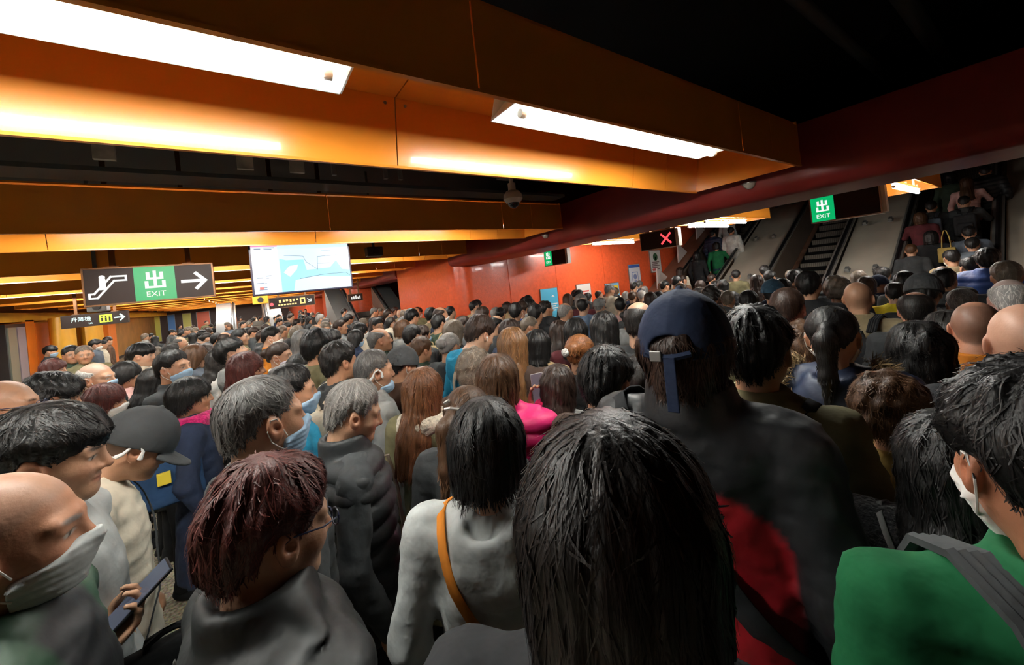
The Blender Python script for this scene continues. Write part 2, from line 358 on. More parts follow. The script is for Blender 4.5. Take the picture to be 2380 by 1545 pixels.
# ------------------------------------------------------------------ escalators
X0E = 9.5
def zh(x): return T30*x+CZ-6.5
def zs(x): return max(0, zh(x)-.92)
ME_STEP = MB().box((0, -.5, -.19), (.4, .5, 0)).mesh('step', m_step)
mbg = MB()
for k in range(24): mbg.box((-.004, -.49+k*.0415, -.17), (0, -.472+k*.0415, -.012))
ME_RISER = mbg.mesh('riser_ribs', mat('step_edge', (.3, .28, .24), .5, metal=.3))
def escalator(loc, rz, length, label, nsteps, half=.62, simple=False):
    e = empty('escalator', loc, rz); tag(e, label, 'escalator')
    tp = (length, length*T30)
    for k in range(nsteps):
        s = ob('step', ME_STEP, e, loc=(.3+k*.346, 0, .2+k*.2))
        if not simple: ob('riser_ribs', ME_RISER, s)
    for sgn in (-1, 1):
        y = sgn*half
        hp_ = [(-.35, y, .55), (-.42, y, .75), (-.3, y, .92), (.0, y, .95), (length, y, .95+tp[1])]
        bal = MB().prism([(-.3, -.05), (0, -.05), (length, tp[1]-.05), (length, tp[1]+.92), (0, .92), (-.32, .86), (-.38, .7)], 'y', y-sgn*.09, y-sgn*.06).build('balustrade', m_brownpanel, e)
        MB().tube(hp_, .036, 8).build('handrail', m_dark, e, True)
        MB().prism([(-.1, .86), (length, tp[1]+.86), (length, tp[1]+.9), (-.1, .9)], 'y', y-.07, y+.07).build('rail_track', m_steel, e)
        MB().prism([(0, .02), (length, tp[1]+.02), (length, tp[1]+.2), (0, .2)], 'y', y-sgn*.105, y-sgn*.09).build('skirt', m_copper, e)
    MB().prism([(-.6, -.01), (0, -.01), (length, tp[1]-.2), (length, tp[1]-.35), (0, -.12), (-.6, -.12)], 'y', -half, half).build('truss_floor', m_dark, e)
    boxo('comb_plate', (-.6, -.5, 0), (.3, .5, .012), m_steel, e)
    return e
EY = (5.88, 3.455, 1.2)
escalator((X0E, EY[0], 0), 0, 8, 'escalator carrying riders next to the vermilion poster wall', 22)
escalator((X0E, EY[1], 0), 0, 8, 'empty middle escalator with bare steps between two pale decks', 22)
escalator((X0E, EY[2], 0), 0, 8, 'escalator packed with riders under the exit sign', 22)
ME_STUD = MB().box((-.07, -.045, 0), (.07, .045, .02)).box((-.045, -.03, .02), (.06, .03, .07)).mesh('stopper', m_metal)
def deck(y0, y1, label, m, studs=True):
    e = empty('escalator_deck', (X0E, (y0+y1)/2, 0)); tag(e, label, 'deck', None)
    h = (y1-y0)/2
    P = [(-.1, 0)]
    for k in range(7): a = PI-k*PI/12*(120/90); P.append((.08+.18*math.cos(a), .74+.18*math.sin(a)))
    P += [(8, .87+8*T30), (8, 0)]
    MB().prism(P, 'y', -h, h).build('body', m, e, True)
    if studs:
        for k in range(5):
            for yy in (-.22, .22):
                if h < .3: yy *= .4
                ob('stopper', ME_STUD, e, loc=(.9+k*1.7, yy, .905+(.9+k*1.7)*T30), rot=(0, -PI/6, 0))
    return e
deck(EY[1]+.7, EY[0]-.7, 'wide cream deck between the poster wall escalator and the empty escalator', m_deck)
deck(EY[2]+.7, EY[1]-.7, 'wide cream deck between the empty escalator and the packed escalator', m_deck)
deck(-1.15, EY[2]-.7, 'grey metal deck beyond the handrail of the packed escalator', m_deck)
dk = deck(EY[0]+.7, 7.33, 'brown clad deck with glass guards against the poster wall', m_clad, False)
for k in range(4):
    x = .7+k*1.25
    MB().prism([(x, .87+x*T30), (x+.55, .87+(x+.55)*T30), (x+.06, .87+x*T30+.62)], 'y', -.02, .02).build('glass_guard', mat('guard_glass', (.7, .62, .58), .15), dk)
# escalators farther down the concourse, running away from the camera
FARE = []
def far_esc(px0, px1, py, Y, label):
    a, c = at_y(px0, py, Y), at_y(px1, py, Y)
    xm = (a[0]+c[0])/2
    FARE.append(escalator((xm, Y, 0), PI/2, 2.6, label, 7, simple=True))
    for sgn, nm in ((-1, 'left'), (1, 'right')):
        x = xm+sgn*.99
        tag(MB().prism([(Y-.3, 0), (Y-.3, .9), (Y, .95), (Y+2.6, .95+2.6*T30), (Y+2.6, 0)], 'x', x-.28, x+.28).build('escalator_deck', m_metal), 'pale side deck of the '+label.split(' under')[0].split(' seen')[0]+(' under the screen' if Y > 18 else ' behind the red pier')+(', pillar side' if sgn > 0 else ', concourse side'), 'deck')
far_esc(545, 618, 735, 20.5, 'distant escalator under the left side of the hanging screen')
far_esc(850, 905, 715, 14.2, 'distant escalator seen through the opening behind the red pier')
# ================================================================== people: shared components
# canonical figure: 1.70 m tall, facing +X, head pivot at z = 1.49; head-local frame has its origin at that pivot
PIV = np.array([-.01, 0, 1.49])
HC, HR = (-.014, 0, .115), (.096, .076, .094)
def head_sdf(P, bald=False, fem=False):
    X, Y, Z = P; A = np.abs(Y); Q = (X, A, Z)
    d = ell(P, HC, HR)
    d = smin(d, ell(P, (.034, 0, .062), (.058, .058 if fem else .061, .08)), .03)
    d = smin(d, rc(Q, (.0, .046, .048), (.062, .012, .006), .02, .02), .03)
    d = smin(d, sph(P, (.07, 0, .004), .021), .025)
    d = smin(d, sph(Q, (.056, .036, .066), .026), .025)
    d = smin(d, rc(Q, (.079, .012, .115), (.068, .046, .114), .012, .011), .018)
    d = smax(d, -sph(Q, (.1, .033, .094), .0185), .014)
    d = smin(d, sph(Q, (.0715, .031, .0945), .0128), .004)
    d = smin(d, rc(Q, (.0835, .016, .1035), (.078, .047, .1), .0042, .0038), .006)
    d = smin(d, rc(P, (.086, 0, .106), (.1055, 0, .068), .007, .0115), .012)
    d = smin(d, sph(Q, (.094, .0125, .0625), .0085), .008)
    d = smax(d, -sph(Q, (.101, .0075, .0545), .0045), .004)
    d = smin(d, ell(P, (.0825, 0, .0385), (.012, .023, .0062)), .007)
    d = smin(d, ell(P, (.0815, 0, .0285), (.0125, .02, .0068)), .006)
    d = smax(d, -rc(Q, (.1, 0, .0338), (.086, .026, .0325), .0032, .0022), .004)
    e_ = ell((X-.25*(Z-.08), Y, Z), (.0-.02, 0, 0), (1, 1, 1))*0+9
    ex, ez = X+.004+.22*(Z-.082), Z-.082
    ear = np.sqrt((ex/.021)**2+((A-.079-.35*np.maximum(-ex, 0))/.0095)**2+(ez/.033)**2)
    ear = (ear-1)*.0095
    ear = smax(ear, -sph((ex, A-.0905-.35*np.maximum(-ex, 0), ez), (.003, 0, .003), .0125), .004)
    d = smin(d, ear, .007)
    d = smin(d, rc(P, (-.03, 0, -.1), (-.022, 0, .03), .056 if not fem else .048, .054 if not fem else .046), .03)
    d = smin(d, rc(Q, (-.015, .0, -.115), (-.01, .1, -.13), .052, .04), .04)
    return d
HEADS = {}
def head_mesh(h, fem):
    k = (h, fem)
    if k not in HEADS: HEADS[k] = surfnet(lambda P: head_sdf(P, fem=fem), (-.15, -.135, -.14), (.135, .135, .225), h)
    return HEADS[k]
def hairline(phi, ctl):
    return np.interp(np.degrees(np.abs(phi)), [0, 35, 65, 95, 120, 150, 180], ctl)
def face_colors(V, tone, hc, opts):
    x, y, z = V.T; a = np.abs(y); n = len(V)
    C = np.tile(np.array(tone), (n, 1)).astype(np.float64)
    def mixc(w, c):
        nonlocal C
        w = np.clip(w, 0, 1)[:, None]; C = C*(1-w)+np.array(c)*w
    t = np.array(tone)
    red = t*np.array([1.02, .72, .66])
    g = lambda cx, cy, cz, s: np.exp(-(((x-cx)**2+(a-cy)**2+(z-cz)**2)/s**2))
    mixc(.55*g(.07, .042, .062, .025), red); mixc(.6*g(.108, 0, .066, .018), red); mixc(.6*g(0, .082, .082, .035), red)
    lip = np.clip(1.3-((y/.024)**2+((z-.0335)/.0115)**2)*1.1, 0, 1)*(x > .07); mixc(lip*.75, t*np.array([.85, .5, .5]))
    br = np.clip(1.5-(((a-.031)/.019)**2+((z-.1165-.06*(a-.031))/.0052)**2), 0, 1)*(x > .05); mixc(br*.85, np.array(HAIRC.get(hc, (.02, .015, .01)))*1.2+.01)
    al = ((a-.031)/.0155)**2+((z-.0935)/.0058)**2
    ey = np.clip(2.2-2*al, 0, 1)*(x > .05); mixc(ey, (.5, .47, .43))
    mixc(np.clip(2.2-2*(((a-.031)/.0062)**2+((z-.0935)/.0062)**2), 0, 1)*ey, (.012, .008, .006))
    mixc(np.clip(1.2-(((a-.031)/.0165)**2+((z-.0985)/.0022)**2), 0, 1)*(x > .05)*.8, (.02, .015, .012))
    if 'buzz' in opts:
        ph = np.arctan2(y, x+.014); zl = hairline(ph, [.16, .15, .12, .085, .04, .015, .005])
        top = np.clip((z-.178)/.02, 0, 1)*opts.get('baldtop', 0)
        mixc(np.clip((z-zl)/.012, 0, 1)*(1-top)*opts['buzz']*(~((a > .078) & (x > -.03))), opts.get('buzzc', (.03, .025, .022)))
    if opts.get('beard'):
        mixc(.35*np.clip((.05-z)/.02, 0, 1)*np.clip((x-.0)/.03, 0, 1)*(z > -.03), (.03, .025, .022))
    return C*(1+.05*RNG.normal(size=(n, 1))*0)
def hrot(yaw, pitch, roll=0):
    return np.array(Matrix.Rotation(yaw, 3, 'Z')@Matrix.Rotation(pitch, 3, 'Y')@Matrix.Rotation(roll, 3, 'X'))
# ---- hands (wrist at the origin, fingers towards +X, palm towards -Z, thumb at +Y)
HANDS = {}
def hand_mesh(curl, h=.005):
    if (curl, h) in HANDS: return HANDS[(curl, h)]
    seg = []
    for y, Ln, bx_ in ((.031, .075, .083), (.0105, .085, .088), (-.0105, .079, .086), (-.03, .06, .078)):
        p = np.array([bx_, y, 0]); a = curl*.35; r = .0092
        for k, fr in enumerate((.45, .31, .24)):
            a += curl*(.75 if k else .5); q = p+Ln*fr*np.array([math.cos(a), y*.6, -math.sin(a)]); seg.append((p, q, r, r*.88)); p = q; r *= .88
    th = [np.array([.018, .03, -.008]), np.array([.05, .058, -.018-.01*curl]), np.array([.075, .062-.01*curl, -.026-.014*curl]), np.array([.096, .058-.022*curl, -.03-.018*curl])]
    def f(P):
        d = ell(P, (.048, 0, 0), (.052, .043, .0165))
        d = smin(d, rc(P, (-.1, 0, 0), (.005, 0, 0), .03, .025), .02)
        d = smin(d, rc(P, th[0], th[1], .017, .0125), .012)
        d = smin(d, rc(P, th[1], th[2], .0115, .0105), .004); d = smin(d, rc(P, th[2], th[3], .0102, .0088), .003)
        for p, q, r1_, r2_ in seg: d = smin(d, rc(P, p, q, r1_, r2_), .004)
        return d
    HANDS[(curl, h)] = surfnet(f, (-.14, -.06, -.125), (.19, .09, .04), h)
    return HANDS[(curl, h)]
# ---- arm poses: (elbow, wrist, hand direction, palm normal, curl) for the left (+Y) and right (-Y) side
def aim(p, q): v = np.array(q, float)-np.array(p, float); return v/np.linalg.norm(v)
DOWN = dict(e=(-.045, .252, 1.115), w=(.045, .245, .885), d=(.25, -.05, -1), n=(0, -1, 0), c=.45)
PHONE = dict(e=(-.01, .235, 1.13), w=(.215, .1, 1.215), d=(.55, -.35, .55), n=(-.6, .1, .6), c=.85)
PHONEHI = dict(e=(.06, .25, 1.19), w=(.245, .13, 1.36), d=(.35, -.15, .8), n=(-.75, -.1, .3), c=.85)
RAIL = dict(e=(.12, .27, 1.2), w=(.36, .3, 1.21), d=(1, .05, -.1), n=(0, 0, -1), c=.7)
PHONELOW = dict(e=(-.085, .235, 1.12), w=(.095, .13, 1.13), d=(.6, -.2, .45), n=(-.5, .2, .6), c=.85)
HOLD = dict(e=(-.05, .25, 1.12), w=(.12, .2, .98), d=(.7, -.2, -.3), n=(0, -.6, -.6), c=1.1)
POSES = dict(down=(DOWN, DOWN), phoneR=(DOWN, PHONE), phoneL=(PHONE, DOWN), phone2=(PHONE, PHONE), phonehiR=(DOWN, PHONEHI), railR=(DOWN, RAIL), railL=(RAIL, DOWN), phonelowR=(DOWN, PHONELOW), holdR=(DOWN, HOLD), hold2=(HOLD, HOLD))
def side(v, s): return np.array([v[0], v[1]*s, v[2]], float)
SHO = (-.012, .178, 1.378)
def arm_chain(pose):
    out = []
    for s, A in ((1, POSES[pose][0]), (-1, POSES[pose][1])):
        out.append((side(SHO, s), side(A['e'], s), side(A['w'], s), aim((0, 0, 0), side(A['d'], s)), side(A['n'], s), A['c'], s))
    return out
# ---- upper garments
def top_sdf(P, style, pose, seed):
    X, Y, Z = P; A = np.abs(Y)
    g = dict(hem=.78, bulk=0., puff=0., collar='stand', wr=.011, sl=.0)
    g.update(dict(jacket={}, hoodie=dict(collar='hood', bulk=.004), puffer=dict(bulk=.026, puff=.026, collar='high', wr=.004), coat=dict(hem=.48, bulk=.008, collar='lapel'),
      sweater=dict(collar='crew', bulk=-.006, wr=.009), parka=dict(hem=.62, bulk=.018, collar='hood', wr=.011), shell=dict(bulk=.014, collar='bigstand', wr=.013), vest=dict(bulk=.02, puff=.024, collar='high'),
      shirt=dict(collar='none', bulk=-.002, wr=.01), fleece=dict(bulk=.02, collar='high', wr=.006, hem=.7))[style])
    zk = [.4, .78, .95, 1.1, 1.25, 1.34, 1.40, 1.445, 1.48]
    a = np.interp(Z, zk, [.215, .178, .165, .16, .175, .172, .135, .085, .05])+g['bulk']
    b_ = np.interp(Z, zk, [.165, .132, .122, .116, .122, .116, .1, .075, .05])+g['bulk']
    xc = np.interp(Z, [.8, 1.1, 1.3, 1.45], [0, .004, -.004, -.022])
    d = (np.sqrt((Y/a)**2+((X-xc)/b_)**2)-1)*np.minimum(a, b_)
    d = smax(d, g['hem']-Z, .02); d = smax(d, Z-1.475, .02)
    bk = g['bulk']
    for S_, E_, W_, D_, N_, c_, s in arm_chain(pose):
        if style == 'vest':
            d = smin(d, rc(P, S_*np.array([1, .7, 1]), S_+np.array([0, .01*s, -.02]), .07, .062), .03); continue
        d = smin(d, rc(P, S_*np.array([1, .55, 1])+np.array([0, 0, .012]), S_, .062+bk, .06+bk), .05)
        d = smin(d, rc(P, S_, E_, .06+bk, .051+bk*.8), .03)
        wr_ = W_+D_*.01
        d = smin(d, rc(P, E_, wr_, .051+bk*.8, .037+bk*.5), .022)
    if g['puff']:
        q = np.abs(np.sin((Z+.01*np.sin(9*Y)+.006*np.sin(23*X))*PI/.085)); d = d-g['puff']*np.sqrt(q)+g['puff']*.7
    else:
        d = d-g['wr']*(.9*wob((X, Y, Z*.7), 32, seed)+.7*wob((X, Y*.6, Z*1.5), 55, seed+3)+.35*wob((X, Y, Z), 95, seed+5))
    R = np.sqrt((X+.028)**2+(Y*1.02)**2)
    cl = g['collar']
    if cl == 'stand': c = smax(np.abs(R-(.07+.1*(1.47-Z)))-.009, np.abs(Z-1.45)-.035, .006); d = smin(d, c, .012)
    elif cl == 'high': c = smax(np.abs(R-(.082+.05*(1.47-Z)))-.014, np.abs(Z-1.46)-.05, .012); d = smin(d, c, .015)
    elif cl == 'crew': c = smax(np.abs(R-(.075+.25*(1.45-Z)))-.009, np.abs(Z-1.432)-.014, .006); d = smin(d, c, .01)
    elif cl == 'lapel': c = smax(np.abs(R-(.074+.35*(1.47-Z)))-.011, np.abs(Z-1.443)-.03, .008); d = smin(d, c, .008)
    elif cl == 'bigstand':
        c = smax(np.abs(R-(.086+.16*(1.5-Z)))-.012, np.abs(Z-1.468-.12*(-X-.03))-.05, .01); d = smin(d, c, .012)
    elif cl == 'hood':
        Q = (X, A, Z); c = rc(Q, (.055, .055, 1.405), (-.02, .088, 1.425), .02, .03); c = smin(c, rc(Q, (-.02, .088, 1.425), (-.1, .05, 1.425), .03, .036), .02)
        c = smin(c, rc(Q, (-.1, .05, 1.425), (-.115, 0, 1.42), .036, .038), .02)
        c = smin(c, ell(P, (-.115, 0, 1.345), (.045, .105, .085)) if style != 'parka' else ell(P, (-.125, 0, 1.325), (.06, .15, .12)), .03)
        c = smax(c, -ell(P, (-.1, 0, 1.47), (.045, .05, .06)), .02)
        c = c-.006*wob(P, 55, seed+9)
        c = smax(c, -(R-.062), .012)
        d = smin(d, c, .01)
    if style == 'fleece': d = d-.006*wob(P, 150, seed+2)
    return d
TOPS = {}
def top_mesh(style, pose, h, seed=0):
    k = (style, pose, h, seed)
    if k not in TOPS:
        V, Q = surfnet(lambda P: top_sdf(P, style, pose, seed), (-.24, -.36, .42), (.46, .36, 1.57), h)
        TOPS[k] = qmesh(style, V, Q, cloth('grey'))
    return TOPS[k]
def leg_sdf(P, seed=0):
    X, Y, Z = P; Q = (X, np.abs(Y), Z)
    d = ell(P, (0, 0, .9), (.122, .16, .14))
    d = smin(d, rc(Q, (0, .082, .84), (.012, .088, .47), .084, .062), .03); d = smin(d, rc(Q, (.012, .088, .47), (-.005, .092, .075), .062, .056), .02)
    return smax(d-.006*wob(P, 30, seed), .05-Z, .01)
LEGS = {}
def leg_mesh(h):
    if h not in LEGS:
        V, Q = surfnet(leg_sdf, (-.16, -.2, .03), (.16, .2, 1.05), h); LEGS[h] = qmesh('trousers', V, Q, cloth('navy'))
    return LEGS[h]
def _shoe(P):
    d = ell(P, (.05, 0, .03), (.135, .047, .05)); d = smin(d, rc(P, (-.02, 0, .06), (-.02, 0, .1), .045, .043), .03); return smax(d, -P[2], .006)
ME_SHOE = qmesh('shoe', *surfnet(_shoe, (-.1, -.06, -.01), (.2, .06, .16), .011), cloth('black'))
# ---- hair
HS = dict(
  short=dict(zl=[.152, .144, .1, .116, .068, .034, .022], t=(.02, .009, .012), lump=.004, gr=.003),
  crop=dict(zl=[.158, .15, .112, .12, .076, .042, .03], t=(.012, .005, .008), lump=.002, gr=.0015),
  thick=dict(zl=[.138, .128, .09, .106, .055, .022, .012], t=(.026, .016, .02), lump=.006, gr=.004),
  fringe=dict(zl=[.1, .102, .092, .108, .06, .03, .02], t=(.027, .02, .022), lump=.004, gr=.004),
  bob=dict(zl=[.112, .1, .055, -.02, -.045, -.05, -.052], t=(.018, .018, .02), lump=.003, gr=.004, lng=1),
  bobshort=dict(zl=[.115, .105, .07, .03, .005, -.002, -.004], t=(.02, .02, .024), lump=.003, gr=.003, lng=.7),
  medium=dict(zl=[.112, .1, .04, -.07, -.11, -.12, -.12], t=(.022, .02, .024), lump=.006, gr=.004, lng=1),
  long=dict(zl=[.128, .1, .03, -.2, -.27, -.29, -.3], t=(.016, .015, .018), lump=.004, gr=.005, lng=1),
  wavy=dict(zl=[.125, .11, .06, .01, -.045, -.06, -.065], t=(.026, .026, .03), lump=.011, gr=.002, lng=.85),
  perm=dict(zl=[.13, .118, .085, .09, .045, .018, .01], t=(.03, .026, .028), lump=.012, gr=0., lng=.4),
  pony=dict(zl=[.15, .14, .1, .116, .08, .048, .038], t=(.008, .007, .01), lump=.001, gr=.0015, tail=1),
  updo=dict(zl=[.15, .14, .1, .114, .075, .045, .035], t=(.013, .01, .014), lump=.003, gr=.002, tail=.35),
  balding=dict(zl=[.2, .17, .12, .114, .07, .034, .024], t=(.004, .007, .01), lump=.002, gr=.001, bald=.172),
  ring=dict(zl=[.25, .22, .125, .114, .07, .034, .024], t=(.003, .005, .007), lump=.001, gr=.001, bald=.15),
  capshort=dict(zl=[.2, .2, .1, .112, .07, .036, .026], t=(.002, .006, .009), lump=.002, gr=.001, bald=.125),
  capwavy=dict(zl=[.2, .2, .075, .06, .03, .01, .005], t=(.0, .016, .024), lump=.012, gr=.001, lng=.55, bald=.118),
)
def hair_funcs(style, seed):
    g = HS[style]; r = np.random.default_rng(seed+31); ph = r.uniform(0, 6.28, 8); tt, ts, tb = g['t']; lng = g.get('lng', 0)
    def shell(P, grooves=True):
        X, Y, Z = P
        phi = np.arctan2(Y, X-HC[0]); el_ = np.clip((Z-HC[2])/(HR[2]+.02), -1, 1)
        back = .5-.5*np.cos(phi)
        t = np.where(el_ > 0, ts+(tt-ts)*el_**1.0, ts)+(tb-ts)*back*(1-np.abs(el_))
        if not lng: t = t*np.clip((Z-hairline(phi, g['zl'])+.006)/.055, .12, 1)
        if lng: q = np.interp(Z, [-.35, -.1, 0, HC[2]], [1.12, 1.04, 1.0, 1.0])*(lng)+(1-lng)*np.interp(Z, [-.1, 0, .05, HC[2]], [.68, .8, .93, 1.])
        else: q = np.interp(Z, [-.06, 0, .045, HC[2]], [.66, .78, .92, 1.])
        xs = HC[0]-(.0 if not lng else .028*np.clip(-Z/.1, 0, 1.3))
        rx, ry, rz = HR[0]+t, HR[1]+t+.004, HR[2]+t
        up = ell(P, HC, (HR[0]+.5*(tt+ts), HR[1]+ts+.004, HR[2]+tt)) if False else (np.sqrt(((X-HC[0])/rx)**2+(Y/ry)**2+((Z-HC[2])/rz)**2)-1)*np.minimum(ry, rz)
        lo = (np.sqrt(((X-xs)/(rx*q))**2+(Y/(ry*q))**2)-1)*ry*q
        d = np.where(Z > HC[2], up, lo)
        if grooves:
            cr = np.arctan2(Y, X+.035); rad = np.clip(np.sqrt((X+.035)**2+Y*Y)/.06, 0, 1)
            if g['gr']: d = d-g['gr']*rad*(.6*np.sin(cr*14+ph[0]+9*Z)+.5*np.sin(cr*25+ph[1]-14*Z)+.4*np.sin(cr*41+ph[2]+20*Z))
            if g['lump']: d = d-g['lump']*1.6*wob(P, 75 if style in ('perm',) else 48, seed)
        return d
    def full(P):
        X, Y, Z = P; phi = np.arctan2(Y, X-HC[0])
        zl = hairline(phi, g['zl'])+.006*np.sin(phi*17+ph[3])+.004*np.sin(phi*37+ph[4])
        d = smax(shell(P), zl-Z, .008)
        if lng: d = smax(d, X-(.075+.35*np.clip(Z-.06, 0, .2)), .012)
        if lng < .5:
            E_ = (np.sqrt(((X+.004)/.024)**2+((Z-.074)/.036)**2)-1)*.022
            d = smax(d, -np.maximum(E_, .052-np.abs(Y)), .004)
        if 'bald' in g: d = smax(d, Z-g['bald']+.22*(X), .006)
        if g.get('tail'):
            k = g['tail']
            d = smin(d, sph(P, (-.122, 0, .118), .024), .02)
            if k >= 1:
                d = smin(d, rc(P, (-.125, 0, .118), (-.165, 0, .07), .024, .036), .012); d = smin(d, rc(P, (-.165, 0, .07), (-.16, 0, -.06), .036, .026), .02); d = smin(d, rc(P, (-.16, 0, -.06), (-.15, .01, -.17), .026, .008), .02)
            else: d = smin(d, ell(P, (-.12, 0, .12), (.045, .05, .045)), .01)
        return d
    return shell, full
HAIRS = {}
def grad(f, p, e=.004):
    n = len(p); q = np.concatenate([p+[e, 0, 0], p-[e, 0, 0], p+[0, e, 0], p-[0, e, 0], p+[0, 0, e], p-[0, 0, e]])
    v = f((q[:, 0], q[:, 1], q[:, 2])).reshape(6, n); gr_ = np.stack([v[0]-v[1], v[2]-v[3], v[4]-v[5]], 1)
    return gr_/(np.linalg.norm(gr_, axis=1)[:, None]+1e-9)
def hair_mesh(style, h, ns, seed=0):
    k = (style, h, ns, seed)
    if k in HAIRS: return HAIRS[k]
    g = HS[style]; shell, full = hair_funcs(style, seed); r = np.random.default_rng(seed+77)
    zlo = min(g['zl'])-.05; lo = (-.22 if g.get('tail') else -.185, -.15, (-.2 if g.get('tail') else zlo)); hi = (.135, .15, .27)
    V, Q = surfnet(full, lo, hi, h)
    col = .75+.25*wob(V.T, 90, seed)[:, None]*np.ones(3)
    if style == 'perm': col = .8+.3*wob(V.T, 120, seed)[:, None]*np.ones(3)
    if ns:
        s0 = lambda P: shell(P, False)
        st = V[r.choice(len(V), ns)]; st = st[(st[:, 2] > -.02) | (r.uniform(size=len(st)) < .5)]; ns = len(st)
        p = st.astype(np.float64); nst = 6; curly = style in ('perm', 'wavy')
        ln = r.uniform(.5, 1.25, ns)*(.009 if not g.get('lng') else .0165)*(.8 if style in ('crop', 'ring', 'balding', 'pony') else 1)
        sw = r.normal(0, .22 if not curly else .9, (ns, 3)); wd = r.uniform(.0006, .0014, ns)*(1 if h < .006 else 1.5); lift = r.uniform(0, .0028, ns)*(1.6 if g['lump'] > .004 else 1)
        tone = r.uniform(.55, 1.7, ns); pts = []
        for i in range(nst):
            n = grad(s0, p)
            fl = np.stack([p[:, 0]+.045, p[:, 1], np.full(ns, -.03)], 1); fl[:, 2] = np.where(p[:, 2] > .12, -.02, -.12)
            if style == 'fringe': fl[:, 0] += np.where(p[:, 0] > -.02, .05, 0)
            if g.get('tail'): fl = np.array([-.13, 0, .118])-p; tl = p[:, 0] < -.125; fl[tl] = (0, 0, -.1)
            fl = fl/(np.linalg.norm(fl, axis=1)[:, None]+1e-9)+sw*(1 if not curly else np.sin(i*1.3+sw[:, :1]*5))
            fl = fl-n*(fl*n).sum(1)[:, None]; fl /= np.linalg.norm(fl, axis=1)[:, None]+1e-9
            sd = np.cross(n, fl); tp = (1-.75*(i/(nst-1))**2)
            o = p+n*(lift*(.3+i/nst*1.3))[:, None]
            pts.append((o-sd*(wd*tp)[:, None], o+sd*(wd*tp)[:, None]))
            fv = full((p[:, 0], p[:, 1], p[:, 2])); p = p+fl*(ln*np.where(fv > .0035, .12, 1))[:, None]
            if not g.get('tail'):
                dv = full((p[:, 0], p[:, 1], p[:, 2])); p = p-n*np.clip(np.where(dv < .004, dv, 0), -.006, .006)[:, None]
        W = np.stack([np.stack(q_, 1) for q_ in pts], 1)        # ns, nst, 2, 3
        base = len(V); ix = base+np.arange(ns*nst*2).reshape(ns, nst, 2)
        RQ = np.stack([ix[:, :-1, 0], ix[:, :-1, 1], ix[:, 1:, 1], ix[:, 1:, 0]], -1).reshape(-1, 4)
        V = np.concatenate([V, W.reshape(-1, 3)]); Q = np.concatenate([Q, RQ]); col = np.concatenate([col, np.repeat(tone, nst*2)[:, None]*np.ones(3)])
    HAIRS[k] = qmesh('hair', V, Q, hairmat('black'), col=col)
    return HAIRS[k]
# ---- headgear, masks
EXTRA = {}
def cap_mesh(kind, h=.005):
    k = (kind, h)
    if k in EXTRA: return EXTRA[k]
    def f(P):
        X, Y, Z = P
        d = ell(P, (-.016, 0, .105), (.122, .101, .128))
        phi = np.arctan2(Y, X+.016)
        d = d-.0014*np.exp(-(np.minimum(np.abs(np.sin(phi*3)), 1)/.06)**2)-.002*wob((X, Y, Z), 45, 5)*(kind == 'cap')
        d = smax(d, .098-.0*X-Z-.1*np.clip(-X, 0, .1), .006)
        d = smax(d, -ell(P, (-.016, 0, .1), (.112, .091, .12)), .004)
        if kind == 'cap': d = smax(d, -ell(P, (-.13, 0, .107), (.06, .045, .034)), .005)
        if kind in ('cap', 'capplain'):
            br = smax(np.abs(Z-.1+.9*np.clip(X-.08, 0, 1)*.25+2.2*Y*Y)-.0045, np.sqrt(((X-.07)/.115)**2+(Y/.09)**2)*.09-.09, .004)
            d = smin(d, smax(br, .06-X, .004), .006)
        d = smin(d, sph(P, (-.016, 0, .234), .009), .004)
        return d
    V, Q = surfnet(f, (-.16, -.12, .03), (.2, .12, .26), h)
    EXTRA[k] = qmesh('cap', V, Q, cloth('navy')); return EXTRA[k]
def beanie_mesh(h=.007):
    if 'beanie' not in EXTRA:
        f = lambda P: smax(ell(P, (-.016, 0, .105), (.12, .1, .13))-.002*np.sin(np.arctan2(P[1], P[0]+.016)*36), .085-.2*P[0]-P[2], .01)
        EXTRA['beanie'] = qmesh('knit_hat', *surfnet(f, (-.16, -.13, .05), (.14, .13, .26), h), cloth('black'))
    return EXTRA['beanie']
def mask_mesh(h=.005, chin=False):
    k = ('mask', h, chin)
    if k not in EXTRA:
        dz = -.045 if chin else 0
        def f(P):
            X, Y, Z = P; d = head_sdf(P)-.0075-.0012*np.sin((Z-.02)*420)
            d = smin(d, ell(P, (.068, 0, .045+dz), (.046, .046, .036)), .015)
            rg = smax(np.abs(Z-.036-dz+.25*(.1-X))-.044*(1-(Y/.12)**2), .022-X+.0*np.abs(Y), .012)
            return smax(d, rg, .006)
        EXTRA[k] = qmesh('face_mask', *surfnet(f, (-.02, -.1, -.08), (.14, .1, .12), h), cloth('lightblue'))
    return EXTRA[k]
def loops_mesh(sd):
    k = ('loops', sd)
    if k not in EXTRA:
        EXTRA[k] = MB().tube([(.03, sd*.0715, .055), (.015, sd*.078, .08), (.0, sd*.084, .108), (-.016, sd*.088, .108), (-.024, sd*.088, .08), (-.012, sd*.084, .05), (.01, sd*.075, .03), (.03, sd*.066, .015)], .0017, 5).mesh('ear_loop', cloth('white'), True)
    return EXTRA[k]
def specs_mesh():
    if 'specs' not in EXTRA:
        mb = MB()
        for s in (-1, 1):
            mb.tube([(.108-.12*abs(.033+.019*math.cos(a)-.01), s*(.033+.02*math.cos(a)), .092+.016*math.sin(a)) for a in np.linspace(0, 2*PI, 15)], .0016, 5)
            mb.tube([(.098, s*.053, .097), (.06, s*.078, .098), (0, s*.084, .1), (-.025, s*.085, .085)], .0018, 5)
        mb.tube([(.107, -.014, .096), (.11, 0, .099), (.107, .014, .096)], .0016, 5)
        EXTRA['specs'] = mb.mesh('glasses', mat('specs_frame', (.02, .03, .08), .3), True)
    return EXTRA['specs']
